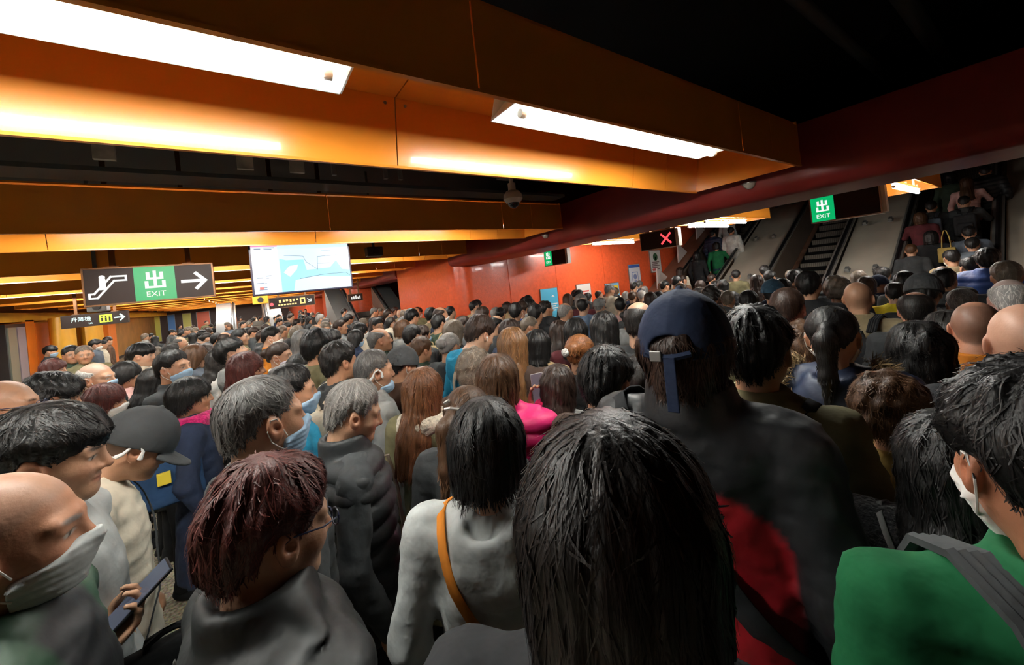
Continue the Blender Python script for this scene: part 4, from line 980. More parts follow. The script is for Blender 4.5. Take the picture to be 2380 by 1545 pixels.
# left hand platform side: pillars, doors, advertising panels, and the far wall posters
m_orangep = mat('pillar_orange', (.8, .2, .02), .35, noise=.1, nscale=2); m_yellowp = mat('pillar_yellow', (.75, .38, .03), .35, noise=.15, nscale=2)
wl = struct(boxo('wall_left', (-6.3, -2.5, 0), (-6.1, 44, 3.75), mat('left_wall', (.35, .16, .03), .5, noise=.2, nscale=1.5)))
struct(boxo('trim_3', (-6.1, 8, 2.35), (-5.3, 44, 2.62), m_yellowp)); struct(boxo('baseboard_left', (-6.1, -2.5, 0), (-6.08, 44, .15), m_dark))
def ypx(px, x): r = ray(px, 790); return x/r[0]*r[1]
def platform_item(name, p0, p1, zt, m, label, cat, x=-5.3, th=.5, extra=None, round_=False):
    ya, yb = sorted((ypx(p0, x), ypx(p1, x)))
    e = empty(name, (x, (ya+yb)/2, 0)); tag(e, label, cat); h = (yb-ya)/2
    if round_: MB().prism([(-th/2+th/2*math.cos(a), h*math.sin(a)) for a in np.linspace(0, 2*PI, 25)[:-1]], 'z', 0, zt).build('shaft', m, e, True); boxo('base_band', (-th, -h*1.02, 0), (.01, h*1.02, .12), m_dark, e)
    else:
        boxo('body', (-th, -h, 0), (0, h, zt), m, e); boxo('kick_plate', (-th+.002, -h*.99, 0), (.006, h*.99, .15), m_dark, e)
    if extra:
        for nm, (u0, z0_, u1, z1_), mm in extra: boxo(nm, (0, -h+2*h*u0, z0_), (.03, -h+2*h*u1, z1_), mm, e)
    return e
mg = mat('door_grey', (.3, .33, .27), .3, metal=.4); mdk = mat('door_dark', (.03, .03, .035), .3); mlil = mat('door_lilac', (.32, .27, .3), .4); mwh = mat('advert_white', (.75, .72, .55), .4)
platform_item('train_door', 14, 62, 2.3, mdk, 'train door with grey and lilac leaves at the platform edge', 'door', extra=[('door_leaf', (.06, .1, .44, 2.2), mg), ('door_leaf', (.5, .1, .9, 2.2), mlil)])
platform_item('platform_wall_panel', 63, 83, 2.4, m_orangep, 'narrow orange platform panel beside the train door', 'panel')
platform_item('platform_wall_panel', 85, 130, 2.3, m_orangep, 'wide orange platform panel with a pale ledge', 'panel', extra=[('ledge', (0, .85, .7, .95), m_white)])
platform_item('round_pillar', 157, 190, 2.4, m_yellowp, 'round yellow pillar next to the wide orange platform panel', 'pillar', x=-4.6, round_=True)
platform_item('platform_wall_panel', 195, 218, 2.3, m_yellowp, 'yellow platform panel between the two yellow pillars', 'panel', extra=[('advert_sheet', (.3, .6, .7, 2.1), mwh)])
platform_item('round_pillar', 222, 252, 2.4, m_yellowp, 'round yellow pillar beyond the yellow platform panel', 'pillar', x=-4.6, round_=True)
platform_item('platform_wall_panel', 254, 272, 2.3, m_orangep, 'small orange platform panel beyond the yellow pillars', 'panel')
for k, (p0, p1, c) in enumerate(((300, 318, (.7, .1, .05)), (322, 338, (.08, .2, .5)), (355, 373, (.65, .65, .12)), (390, 408, (.08, .25, .6)), (425, 446, (.65, .65, .15)), (458, 490, (.75, .12, .04)))):
    a, c_ = at_y(p0, 755, 43.9), at_y(p1, 755, 43.9)
    e = empty('wall_poster', ((a[0]+c_[0])/2, 43.95, 1.3)); tag(e, ['red', 'deep blue', 'lime yellow', 'bright blue', 'pale yellow', 'orange red'][k]+' poster panel on the dark far end wall', 'poster')
    w_ = (c_[0]-a[0])/2; boxo('frame', (-w_, 0, -1.1), (w_, .04, 1.1), m_metal, e); boxo('sheet', (-w_*.92, -.02, -1.05), (w_*.92, 0, 1.05), mat('farposter%d' % k, c, .4), e)
# ================================================================== the crowd
PEOPLE = []
def solve(px, yt, hp):
    h = 1.7
    for _ in range(5): d = F*.235*(h/1.7)/hp; p = at_d(px, yt, d); h = min(1.92, max(1.45, p[2]))
    return p, h
SPEC = []; KEY = {}
def put(label, px, yt, hp, rel, hair, hc, top, tc, lod=None, **o):
    SPEC.append(dict(label=label, px=px, yt=yt, hp=hp, rel=rel, a=(hair, hc, top, tc), lod=lod, o=o, f=1.))
    return label
def build_people():
    def pos(s_):
        d = np.linalg.norm(0); p, h = solve(s_['px'], s_['yt'], s_['hp']/s_['f']); return p, h
    for s_ in SPEC: s_['p'], s_['h'] = pos(s_)
    for it in range(60):            # ease neighbours apart along their own lines of sight
        mv = False
        for i in range(len(SPEC)):
            for j in range(i+1, len(SPEC)):
                A, B_ = SPEC[i], SPEC[j]; dd = math.hypot((A['p'][0]-B_['p'][0])/.34, (A['p'][1]-B_['p'][1])/.43)
                if dd < 1:
                    n_, f_ = (A, B_) if np.hypot(*A['p'][:2]) < np.hypot(*B_['p'][:2]) else (B_, A)
                    n_['f'] = max(.8, n_['f']*.992); f_['f'] = min(1.32, f_['f']*1.012); mv = True
                    for q in (n_, f_): q['p'], q['h'] = pos(q)
        if not mv: break
    for s_ in SPEC:
        o = s_['o']; p, h = s_['p'], s_['h']; r = ray(s_['px'], s_['yt']); yaw = math.atan2(r[1], r[0])-math.radians(s_['rel']); hp = s_['hp']; lod = s_['lod']
        if lod is None: lod = 0 if hp >= 150 else 1 if hp >= 72 else 2 if hp >= 34 else 3
        if lod == 0 and hp < 118: lod = 1
        PEOPLE.append((p[0], p[1])); hyr = o.pop('hyaw', 0)
        KEY[s_['label']] = person(s_['label'], (p[0], p[1], 0), yaw+math.radians(hyr), h, *s_['a'], lod, hy=-math.radians(hyr), seed=len(PEOPLE), coarse=int(abs(s_['rel']) < 45 and s_['a'][0] is not None), **o)
DP = lambda deg: math.radians(deg)
# ---- foreground
def cap_paint(co):
    x, y, z = co.T; c = np.tile(np.array(PAL['black']), (len(co), 1))
    dd = np.minimum(np.minimum(.02-x, .172-np.abs(y)), 1.315-1.3*(y+.03)**2*4-.12*np.clip(y, 0, 1)-z); w_ = np.clip(dd/.012+.5, 0, 1)[:, None]
    return c*(1-w_)+np.array((.34, .008, .016))*w_
def open_green(co):
    x, y, z = co.T; w_ = np.clip(np.minimum(x-.045, .085-np.abs(y))/.012+.5, 0, 1)[:, None]
    return np.array((.02, .06, .03))*(1-w_)+np.array(PAL['black'])*w_
n1 = put('bald person in a grey face mask and dark green jacket at the front', 0, 1074, 300, 110, None, 'grey', 'jacket', 'darkgreen', paint=open_green, hpitch=DP(6), tone=(.42, .2, .115), mask='lightgrey', buzz=.35, buzzc=(.2, .16, .13), beard=1)
n2 = put('young person with thick black fringe in a pale grey sweatshirt holding a phone', 98, 938, 222, 110, 'fringe', 'black', 'sweater', 'lightgrey', hpitch=DP(10), tone=1, pose='phonelowR', trousers='denim', shoe='white')
n3 = put('person in a black cap and white bone headset with head bowed', 212, 948, 165, 98, None, 'black', 'jacket', 'cream', hpitch=DP(36), fwd=.07, tone=0, cap='charcoal', headset=1, buzz=.75, strap='charcoal', trousers='khaki')
n4 = put('person with short reddish brown hair, blue glasses and dark puffer jacket', 606, 1062, 280, 74, 'thick', 'auburn', 'puffer', (.024, .026, .026), hpitch=DP(12), tone=1, specs=1, fem=True, bud=0)
n5 = put('grey haired person in a blue mask and dark hooded jacket, white collar showing', 606, 860, 198, 72, 'crop', 'saltpepper', 'hoodie', 'darkgrey', hpitch=DP(4), tone=0, mask='lightblue', shoe='white')
n6 = put('older person with grey hair and black padded vest looking down', 803, 880, 138, 88, 'short', 'grey', 'vest', 'charcoal', lod=0, hpitch=DP(20), tone=1, sleeve='darkgrey')
n7 = put('person with white bone headset, pulled down blue mask and grey jacket', 864, 806, 122, 78, 'crop', 'saltpepper', 'jacket', 'grey', lod=0, hpitch=DP(8), tone=1, mask='lightblue', chinmask=True, headset=1, trousers='khaki')
n8 = put('person with black bob in a pale grey hoodie with tan bag strap', 1120, 922, 172, 14, 'bobshort', 'black', 'hoodie', 'lightgrey', hpitch=DP(14), tone=1, fem=True, strap='orange', strapside=1, strapw=.011, trousers='denim')
n9 = put('person with very dark hair and black coat, seen close from behind', 1402, 958, 520, 6, 'bobshort', 'deep', 'coat', 'black', hpitch=DP(12), tone=0, fem=True)
n10 = put('tall person in a navy cap and black and red jacket with crossbody strap', 1584, 672, 226, 16, 'capwavy', 'darkbrown', 'shell', 'black', hpitch=DP(2), paint=cap_paint, tone=(.5, .27, .2), cap=(.016, .026, .06), capkind='cap', strap='black', strapside=1, strapw=.026, strapv=.62, strapz=1.23)
n11 = put('black haired person in an olive jacket with a dark emblem at the neck', 1748, 708, 186, 18, 'thick', 'black', 'jacket', 'olive', hpitch=DP(6), tone=0, strap='black', strapside=-1)
n12 = put('person with low black ponytail in a navy parka with fur trimmed hood', 1925, 702, 165, 8, 'pony', 'black', 'parka', 'navy', kind='shell', hpitch=DP(12), tone=1, fem=True, mask='white')
n13 = put('person with short curly brown hair and mustard jacket', 2058, 868, 190, 4, 'perm', 'brown', 'jacket', 'mustard', hpitch=DP(14), tone=0, fem=True)
n14 = put('person with long black hair in a black fleece coat with thin strap', 2205, 956, 255, 0, 'medium', 'black', 'fleece', 'black', hpitch=DP(10), tone=1, fem=True, strap='grey', strapside=1, strapw=.006)
n15 = put('black haired person in a white mask, green jacket and dark backpack', 2418, 838, 340, -32, 'thick', 'black', 'jacket', 'green', hpitch=DP(8), tone=(.45, .2, .11), mask='white')
n16 = put('person with thick wavy black hair and pale grey backpack straps', 2130, 748, 158, 6, 'wavy', 'black', 'jacket', 'charcoal', hpitch=DP(12), tone=0, fem=True)
n17 = put('completely bald person with a blush scalp and dark jacket', 2378, 688, 190, -10, None, 'black', 'jacket', 'black', hpitch=DP(8), tone=(.55, .3, .2), buzz=.08, buzzc=(.3, .22, .18))
n18 = put('balding person with close shaved sides and ochre collar', 2262, 690, 140, 6, None, 'black', 'jacket', 'orange', lod=0, hpitch=DP(14), tone=(.5, .24, .15), buzz=.6, baldtop=.8)
n19 = put('person with fine white hair and pale jacket', 2342, 640, 108, -4, 'ring', 'white', 'jacket', 'slate', hpitch=DP(12), tone=(.6, .36, .29), buzz=.5, buzzc=(.55, .52, .48))
put('person with grey brown hair beside the packed escalator handrail', 2335, 604, 66, -6, 'short', 'greybrown', 'jacket', 'charcoal', hpitch=DP(10))
put('person with thinning black hair and dark collar', 2125, 670, 110, 8, 'balding', 'softblack', 'jacket', 'charcoal', hpitch=DP(12), tone=(.5, .25, .16), buzz=.5, baldtop=.3)
put('person in a ribbed grey knit hat', 2142, 634, 82, 6, 'short', 'black', 'jacket', 'darkgrey', beanie='darkgrey', hpitch=DP(10))
n23 = put('bald person in a khaki jacket carrying a black backpack', 1990, 648, 98, 10, None, 'black', 'jacket', 'khaki', hpitch=DP(6), tone=(.45, .24, .14), buzz=.25, lod=0)
put('person with buzzed dark hair, red ears and a navy jacket', 1826, 663, 106, 14, 'crop', 'darkbrown', 'hoodie', 'navy', hpitch=DP(6), tone=(.58, .3, .22), buzz=.5, lod=0)
put('person with neat black hair and black jacket at the foot of the escalator', 1876, 627, 62, 14, 'short', 'black', 'jacket', 'black', hpitch=DP(6))
put('person in a teal navy baseball cap at the escalator foot', 1795, 648, 56, 20, 'capshort', 'black', 'jacket', 'charcoal', cap=(.02, .05, .08), hpitch=DP(6))
put('person with curly grey hair and dark grey coat', 1942, 642, 58, 8, 'perm', 'greybrown', 'coat', 'charcoal', hpitch=DP(10), fem=True)
put('balding person with dark side hair and black hooded jacket', 1482, 693, 104, 26, 'ring', 'softblack', 'hoodie', 'charcoal', hpitch=DP(10), tone=(.58, .34, .22), lod=0, buzz=.3, baldtop=1)
n31 = put('person with glossy black hair, ear showing, in a dark brown jacket', 1396, 803, 152, 30, 'thick', 'black', 'jacket', 'darkbrown', hpitch=DP(18), tone=0)
n32 = put('person with ginger brown tied hair and a white pompom hair tie', 1342, 773, 112, 24, 'updo', 'ginger', 'jacket', 'charcoal', hpitch=DP(14), fem=True, lod=0)
put('person with long straight light brown hair and dark coat', 1187, 757, 112, 20, 'long', 'lightbrown', 'coat', 'darkbrown', hpitch=DP(12), fem=True, lod=0)
n34 = put('person with streaked brown bob in a hot pink puffer raising a phone', 1152, 818, 122, 24, 'bob', 'brown', 'puffer', 'pink', hpitch=DP(8), fem=True, pose='phonehiR', lod=0)
put('person with tousled brown curls beside the streaked bob', 1098, 810, 98, 20, 'perm', 'greybrown', 'jacket', 'brown', hpitch=DP(12), fem=True, lod=0)
put('person with long dark brown ponytail and silver hair clips', 1078, 888, 122, 30, 'pony', 'brown', 'coat', 'charcoal', hpitch=DP(14), fem=True, lod=0)
n37 = put('person in a bright teal blue hoodie with white strap looking down', 1078, 726, 92, 62, 'thick', 'darkbrown', 'hoodie', 'teal', hpitch=DP(28), fwd=.08, tone=4, bud=1, strap='cream', strapside=-1, lod=0)
n38 = put('person with long ombre brown hair and a cream scarf', 978, 850, 122, 38, 'long', 'ombre', 'coat', 'olive', hpitch=DP(10), fem=True, scarf='cream', lod=0)
put('person in a slate grey baseball cap and pink mask', 930, 803, 80, 66, 'capshort', 'black', 'jacket', 'brown', cap='darkgrey', hpitch=DP(14), mask='blush')
n40 = put('person with tousled black hair and black hooded jacket, cream bag behind', 786, 791, 98, 66, 'thick', 'softblack', 'hoodie', 'charcoal', hpitch=DP(6), lod=0)
put('person with full black hair and an olive hooded jacket', 738, 762, 78, 58, 'thick', 'black', 'parka', 'olive', hpitch=DP(6))
put('person with auburn bob in a sand coat turned towards the escalators', 572, 814, 76, 92, 'bob', 'auburn', 'coat', 'khaki', hpitch=DP(4), fem=True)
put('young person with parted black hair looking up at the screen', 548, 779, 64, 96, 'fringe', 'black', 'hoodie', 'grey', hpitch=DP(-16), tone=4)
put('person with swept black hair, pale blue mask and dark jacket', 402, 810, 76, 128, 'short', 'black', 'jacket', 'charcoal', mask='lightblue', hpitch=DP(2))
n45 = put('person with short black hair and a vivid magenta scarf over navy coat', 440, 872, 86, 94, 'bobshort', 'black', 'coat', 'navy', fem=True, scarf='magenta', hpitch=DP(6), lod=0)
put('older person with white hair and a blue surgical mask', 222, 836, 78, 122, 'ring', 'white', 'jacket', 'charcoal', mask='lightblue', hpitch=DP(4), buzz=.3, buzzc=(.5, .48, .45))
put('person with reddish bob, white mask and pale patterned coat', 238, 888, 86, 96, 'bob', 'auburn', 'coat', 'cream', mask='white', fem=True, hpitch=DP(10))
put('person with curly black hair and dark coat beside the bald spectacled man', 105, 866, 106, 84, 'perm', 'black', 'jacket', 'charcoal', hpitch=DP(18), lod=0)
put('bald spectacled person in a dark jacket near the platform side', 8, 872, 115, 110, None, 'black', 'jacket', 'charcoal', specs=1, buzz=.2, hpitch=DP(4))
put('person with black hair clip and white jacket under dark straps', 288, 838, 68, 84, 'bobshort', 'black', 'jacket', 'blush', fem=True, strap='black', hpitch=DP(10))
put('young person with curtain fringe and open collar', 326, 795, 56, 112, 'fringe', 'black', 'jacket', 'cream', hpitch=DP(10), tone=4)
put('person with tied brown hair and a lilac mask', 648, 792, 62, 112, 'updo', 'darkbrown', 'jacket', 'white', mask=(.55, .5, .55), fem=True, hpitch=DP(6))
put('older person with combed grey hair gazing at the escalators', 884, 756, 60, 86, 'balding', 'saltpepper', 'jacket', 'darkgreen', hpitch=DP(-2), tone=3)
put('short person with cropped chestnut hair', 976, 782, 62, 60, 'thick', 'brown', 'jacket', 'darkgreen', hpitch=DP(10), tone=3)
n55 = put('person with black bob and tan coat next to the long brown hair', 1246, 763, 76, 26, 'bob', 'black', 'coat', 'tan', fem=True, hpitch=DP(10))
put('person with smooth long black hair near the balding man', 1401, 720, 78, 18, 'long', 'black', 'jacket', 'charcoal', fem=True, hpitch=DP(10))
put('person with parted black hair behind the ginger tied hair', 1335, 738, 72, 14, 'medium', 'black', 'jacket', 'maroon', fem=True, hpitch=DP(12))
put('person with round black hair behind the grey haired masked man', 692, 820, 66, 30, 'bobshort', 'black', 'coat', 'slate', fem=True, hpitch=DP(12))
put('person with black hair and pale blue mask next to the grey haired man', 672, 842, 118, 90, 'short', 'black', 'jacket', 'teal', mask='lightblue', hpitch=DP(6))
put('person in a maroon trimmed grey coat behind the glossy black hair', 1290, 846, 105, 20, 'medium', 'darkbrown', 'coat', 'grey', fem=True, hpitch=DP(16))
put('person with frizzy black hair beside the capped man', 1500, 820, 110, 20, 'wavy', 'softblack', 'jacket', 'charcoal', hpitch=DP(10))
put('person with tousled brown hair and red coat behind the ponytail', 1860, 745, 120, 14, 'wavy', 'brown', 'jacket', 'red', fem=True, hpitch=DP(10))
put('person with sleek grey black hair behind the olive jacket', 2200, 720, 112, 8, 'medium', 'softblack', 'jacket', 'charcoal', fem=True, hpitch=DP(12))
put('person with cropped grey hair near the knit hat', 2232, 666, 78, 2, 'crop', 'grey', 'jacket', 'slate', hpitch=DP(10), tone=3)
# ---- middle distance
mid = [('person with black hair and charcoal jacket under the sky blue poster', 1196, 702, 43, 12, 'short', 'black', 'jacket', 'charcoal', {}), ('person with clipped black hair and hooded black jacket', 1242, 704, 46, 22, 'short', 'black', 'hoodie', 'black', {}), ('person with shaved hair against the red pier', 1046, 709, 31, 40, 'crop', 'black', 'jacket', 'olive', {}),
 ('person in a tan shirt against the vermilion wall', 1101, 697, 29, 50, 'crop', 'black', 'shirt', 'tan', {}), ('person with black hair below the sky blue poster corner', 1227, 685, 30, 36, 'short', 'black', 'jacket', 'charcoal', {}), ('person with dark bun against the vermilion wall', 1162, 712, 32, 16, 'updo', 'black', 'jacket', 'navy', {}),
 ('balding spectacled person with grey hair and black jacket', 1312, 700, 44, 40, 'balding', 'grey', 'jacket', 'charcoal', dict(specs=1)), ('person with receding black hair and slate blue hoodie', 1353, 688, 40, 14, 'balding', 'black', 'hoodie', (.09, .14, .22), {}), ('person in a pale grey baseball cap below the white poster', 1391, 693, 34, 20, 'capshort', 'grey', 'jacket', 'charcoal', dict(cap='grey')),
 ('person with dark hair and pink checked shirt below the yellow poster', 1441, 690, 36, 10, 'short', 'black', 'shirt', 'blush', {}), ('person with chestnut hair below the white poster', 1318, 681, 28, 24, 'bob', 'brown', 'jacket', 'charcoal', {}), ('person with white hair below the tall poster', 1490, 674, 25, 14, 'short', 'white', 'jacket', 'charcoal', {}), ('person with brown hair below the tall poster', 1468, 677, 25, 14, 'short', 'brown', 'jacket', 'navy', {}),
 ('person with long brown hair wearing a bright blue backpack', 1296, 742, 62, 18, 'long', 'darkbrown', 'jacket', 'blue', {}), ('person with dark hair and khaki collar by the red pier', 1000, 714, 34, 34, 'thick', 'black', 'jacket', 'khaki', {}), ('person with black hair and grey green coat carrying a beige bag', 1018, 728, 42, 46, 'short', 'black', 'hoodie', 'darkgreen', {}),
 ('person with grey brown hair and glasses beside the teal hoodie', 1052, 742, 54, 46, 'medium', 'greybrown', 'jacket', 'charcoal', dict(specs=1)), ('person with black hair and puffy dark collar', 956, 752, 54, 44, 'short', 'black', 'puffer', 'charcoal', {}), ('masked person in a cream hood with a pale blue bag', 836, 748, 36, 72, 'bob', 'black', 'parka', 'cream', dict(mask='white')),
 ('bespectacled person facing the crowd near the red pillar', 876, 737, 36, 150, 'short', 'black', 'jacket', 'charcoal', dict(specs=1)), ('person with grey streaked hair and patterned dark jacket', 704, 764, 50, 70, 'medium', 'saltpepper', 'jacket', 'charcoal', {}), ('masked person in an orange jacket', 628, 757, 46, 100, 'short', 'black', 'jacket', 'orange', dict(mask='white')), ('person with bushy dark hair behind the olive hood', 770, 764, 50, 50, 'thick', 'softblack', 'jacket', 'charcoal', {}),
 ('person with sandy grey hair at the escalator landing', 1690, 674, 42, 16, 'short', 'greybrown', 'jacket', 'charcoal', {}), ('person with black hair at the cream deck', 1738, 673, 50, 20, 'bobshort', 'black', 'jacket', 'black', {}), ('person with dark curls beside the brown clad deck', 1650, 662, 48, 14, 'perm', 'softblack', 'jacket', 'charcoal', {}),
 ('person in a lime yellow jacket', 2078, 655, 48, 10, 'short', 'softblack', 'jacket', 'yellow', {}), ('person in a navy cap by the packed escalator', 2042, 638, 44, 60, 'capshort', 'black', 'jacket', 'navy', dict(cap='navy')), ('person with purple tinted hair by the packed escalator', 2012, 640, 44, 20, 'bob', 'darkbrown', 'jacket', 'charcoal', {}), ('person with a black padded coat stepping onto the packed escalator', 2190, 622, 56, 4, 'short', 'black', 'puffer', 'black', {}), ('person in a dark flat hood below the exit sign', 2100, 628, 50, 10, 'bob', 'black', 'hoodie', 'darkgrey', {}),
 ('bearded person in a green jacket by the yellow pillar', 164, 801, 42, 168, 'short', 'black', 'jacket', 'darkgreen', {}), ('person in a camouflage green coat beside the yellow pillar', 194, 800, 42, 176, 'crop', 'greybrown', 'jacket', 'olive', {}), ('person with red hair near the orange platform panel', 124, 832, 46, 120, 'medium', 'auburn', 'coat', 'grey', {}), ('person with wavy brown hair and dark coat near the masked man', 470, 800, 52, 70, 'wavy', 'darkbrown', 'coat', 'charcoal', {}), ('person with brown bob and navy white coat', 446, 798, 54, 60, 'bob', 'brown', 'coat', 'slate', {}),
 ('person with long black hair hanging over one shoulder', 352, 852, 66, 80, 'long', 'black', 'coat', 'charcoal', {}), ('person with straight dark hair in a white hooded jacket', 510, 806, 58, 70, 'medium', 'softblack', 'hoodie', 'white', {}), ('person with combed black hair and a patterned shawl', 268, 850, 52, 100, 'bobshort', 'black', 'coat', 'grey', {}), ('person with grey bun and black coat by the screen', 1040, 770, 66, 40, 'updo', 'grey', 'coat', 'charcoal', {})]
for lb, px, yt, hp, rel, hr, hcol, tp, tcol, o in mid:
    put(lb, px, yt, hp, rel, hr, hcol, tp, tcol, hpitch=DP(random.uniform(4, 16)), tone=random.randrange(5), fem=hr in ('bob', 'long', 'medium', 'updo', 'bobshort'), hands=hp > 50, **o)
build_people()
# ---- riders on the escalators
USED = []
def rider(label, px, yt, yc, hair, hc, top, tc, rel=0, pose='down', **o):
    best = None
    for k in range(0, 20):
        for ye in np.arange(yc-.3, yc+.31, .1):
            x, z = X0E+.3+k*.346+.2, .2+k*.2
            if any(abs(x-a) < .3 and abs(ye-b_) < .42 for a, b_ in USED): continue
            q = proj((x, ye, z+1.66)); er = abs(q[1]-yt)+abs(q[0]-px)
            if best is None or er < best[0]: best = (er, x, ye, z)
    _, x, ye, z = best; USED.append((x, ye))
    return person(label, (x, ye, z), math.radians(-rel), 1.66, hair, hc, top, tc, 2, pose=pose, hpitch=DP(8), seed=len(label), **o)
rider('person in a green jumper holding the handrail of the poster wall escalator', 1664, 572, 5.7, 'bobshort', 'black', 'sweater', 'green', -20, 'railR', trousers='navy', fem=True)
rider('person in a black hooded top with a printed back on the escalator', 1618, 592, 6.1, 'medium', 'black', 'hoodie', 'black', 0, fem=True)
rider('person in a cream coat boarding the poster wall escalator', 1577, 622, 6.15, 'medium', 'darkbrown', 'coat', 'cream', 0, fem=True)
rider('person in a navy puffer with headphones riding the poster wall escalator', 1652, 535, 6.12, 'short', 'black', 'puffer', 'navy', 0)
rider('person in a white and grey hooded jacket riding the poster wall escalator', 1704, 523, 5.68, 'short', 'black', 'parka', 'white', 0)
rider('person in a pale jacket farther up the poster wall escalator', 1730, 512, 6.1, 'short', 'black', 'jacket', 'lightgrey', 0)
r1 = rider('person with long brown hair in a pale pink top holding the handrail', 2242, 408, .95, 'long', 'brown', 'sweater', 'blush', 0, 'railR', fem=True)
r2 = rider('person with cropped hair in a black jacket gripping the handrail', 2248, 458, .95, 'crop', 'softblack', 'jacket', 'charcoal', 0, 'railR')
rider('person in a black padded coat near the top of the packed escalator', 2290, 382, .92, 'short', 'black', 'puffer', 'black', 0)
rider('person in a dark green coat near the top of the packed escalator', 2215, 398, 1.48, 'bob', 'black', 'coat', 'darkgreen', 0, fem=True)
r3 = rider('person with a dark rucksack standing left on the packed escalator', 2160, 462, 1.48, 'short', 'black', 'jacket', 'charcoal', 0)
rider('person in dark clothes with chestnut hair leaning on the left handrail', 2135, 500, 1.5, 'bob', 'brown', 'jacket', 'maroon', 0, 'railL', fem=True)
rider('person in a wide black coat midway on the packed escalator', 2165, 530, 1.3, 'bob', 'black', 'coat', 'black', 0, fem=True)
r4 = rider('person in a dark teal coat carrying a mustard shopping bag', 2240, 535, .95, 'short', 'black', 'coat', 'slate', 0, 'holdR')
rider('person with cropped brown hair low on the packed escalator', 2124, 597, 1.42, 'crop', 'brown', 'jacket', 'charcoal', 0)
rider('person in a slate blue raincoat at the foot of the packed escalator', 2262, 590, .9, 'short', 'black', 'coat', (.1, .13, .16), 0, kind='shell')
# ---- fill: the rest of the crowd, each one standing on free floor
HN = dict(short='short', crop='cropped', thick='thick', fringe='fringed', bob='bobbed', bobshort='rounded', medium='shoulder length', long='long', wavy='wavy', perm='curly', pony='ponytailed', updo='pinned up', balding='thinning')
CN = {'charcoal': 'charcoal', 'black': 'black', 'navy': 'navy', 'darkgrey': 'dark grey', 'grey': 'grey', 'khaki': 'khaki', 'cream': 'cream', 'brown': 'brown', 'olive': 'olive', 'maroon': 'maroon', 'slate': 'slate blue', 'white': 'white', 'red': 'red', 'blue': 'blue', 'tan': 'tan'}
TN = dict(jacket='jacket', hoodie='hooded top', puffer='puffer jacket', coat='long coat', parka='parka')
rnd = random.Random(11); OCC = list(PEOPLE); nfill = 0; FILL = []
def free(x, y, dmin): return all((x-a)**2+(y-b_)**2 > dmin*dmin for a, b_ in OCC)
zones = [((3.3, 9.0), (.35, 6.85), 58, .5, 'below the escalators', 0), ((1.6, 3.6), (2.3, 7.2), 16, .45, 'below the escalators', 10), ((-1.2, 3.5), (5.0, 11), 46, .5, 'queueing mid concourse', 10), ((-3.6, 3.5), (11, 19.5), 40, .62, 'far along the concourse', 40), ((-3.8, 3.4), (21, 32), 22, .8, 'at the concourse end', 60)]
for (xa, xb), (ya, yb), n, dm, where, jit in zones:
    c = 0
    for _ in range(6000):
        if c >= n: break
        x, y = rnd.uniform(xa, xb), rnd.uniform(ya, yb)
        px, py, d = proj((x, y, 1.6))
        if d < 3.3 or not (-40 < px < 2420) or not free(x, y, dm): continue
        if any(abs(x-o_.location.x) < 1.6 and -.7 < y-o_.location.y < 3 for o_ in FARE) or (-1.35 < x < -.2 and y < 6): continue
        OCC.append((x, y)); c += 1; FILL.append((d, x, y, where, jit))
for d, x, y, where, jit in FILL:
    fem = rnd.random() < .45
    hr = rnd.choice(['bob', 'medium', 'long', 'bobshort', 'updo', 'wavy'] if fem else ['short', 'short', 'thick', 'crop', 'fringe', 'balding', 'short'])
    hcol = rnd.choice(['black', 'black', 'softblack', 'darkbrown', 'brown' if fem else 'saltpepper', 'black', 'black', 'black', 'darkbrown', 'greybrown', 'grey'])
    tp = rnd.choice(['jacket', 'hoodie', 'puffer', 'coat', 'jacket', 'parka']); tcol = rnd.choice(['charcoal', 'black', 'black', 'navy', 'charcoal', 'darkgrey', 'grey', 'khaki', 'cream', 'brown', 'olive', 'maroon', 'slate', 'white', 'red', 'blue', 'tan'][:11 + (6 if rnd.random() < .35 else 0)])
    hn = {'black': 'black', 'softblack': 'black', 'darkbrown': 'dark brown', 'brown': 'brown', 'saltpepper': 'greying', 'greybrown': 'grey brown', 'grey': 'grey'}[hcol]
    lb = 'person with %s %s hair in %s %s %s' % (HN[hr], hn, CN[tcol], TN[tp], where)
    yaw = math.radians(rnd.uniform(-20, 20)) if rnd.random() > (jit/100) else math.radians(rnd.uniform(-170, 120))
    person(lb, (x, y, 0), yaw, rnd.gauss(1.64 if not fem else 1.58, .055), hr, hcol, tp, tcol, 2 if d < 6.5 else 3, hy=math.radians(rnd.choice((-14, 0, 14))), hpitch=DP(rnd.choice((4, 13))), tone=rnd.randrange(3), fem=fem, seed=rnd.randrange(9), hands=False, group=lb.replace('person', 'people', 1), mask=rnd.choice([None, None, None, 'white', 'lightblue']) if d < 9 else None, trousers=rnd.choice(['black', 'navy', 'charcoal', 'denim', 'khaki']))
# ---- extras: bags, phones, trims
def pm(e): return Matrix.Translation(e.location)@Matrix.Rotation(e.rotation_euler.z, 4, 'Z')@Matrix.Scale(e.scale.x, 4)
def K(s): return next(v for k, v in KEY.items() if s in k)
def back_x(style, pose, seed, y, z, off=.005):
    xs = np.linspace(-.4, .05, 200); d = top_sdf((xs[:, None, None], np.full((200, 1, 1), y), np.full((200, 1, 1), z)), style, pose, seed)[:, 0, 0]
    return xs[int(np.argmax(d < 0))]-off
def idx_of(s): return next(i+1 for i, q in enumerate(SPEC) if s in q['label'])
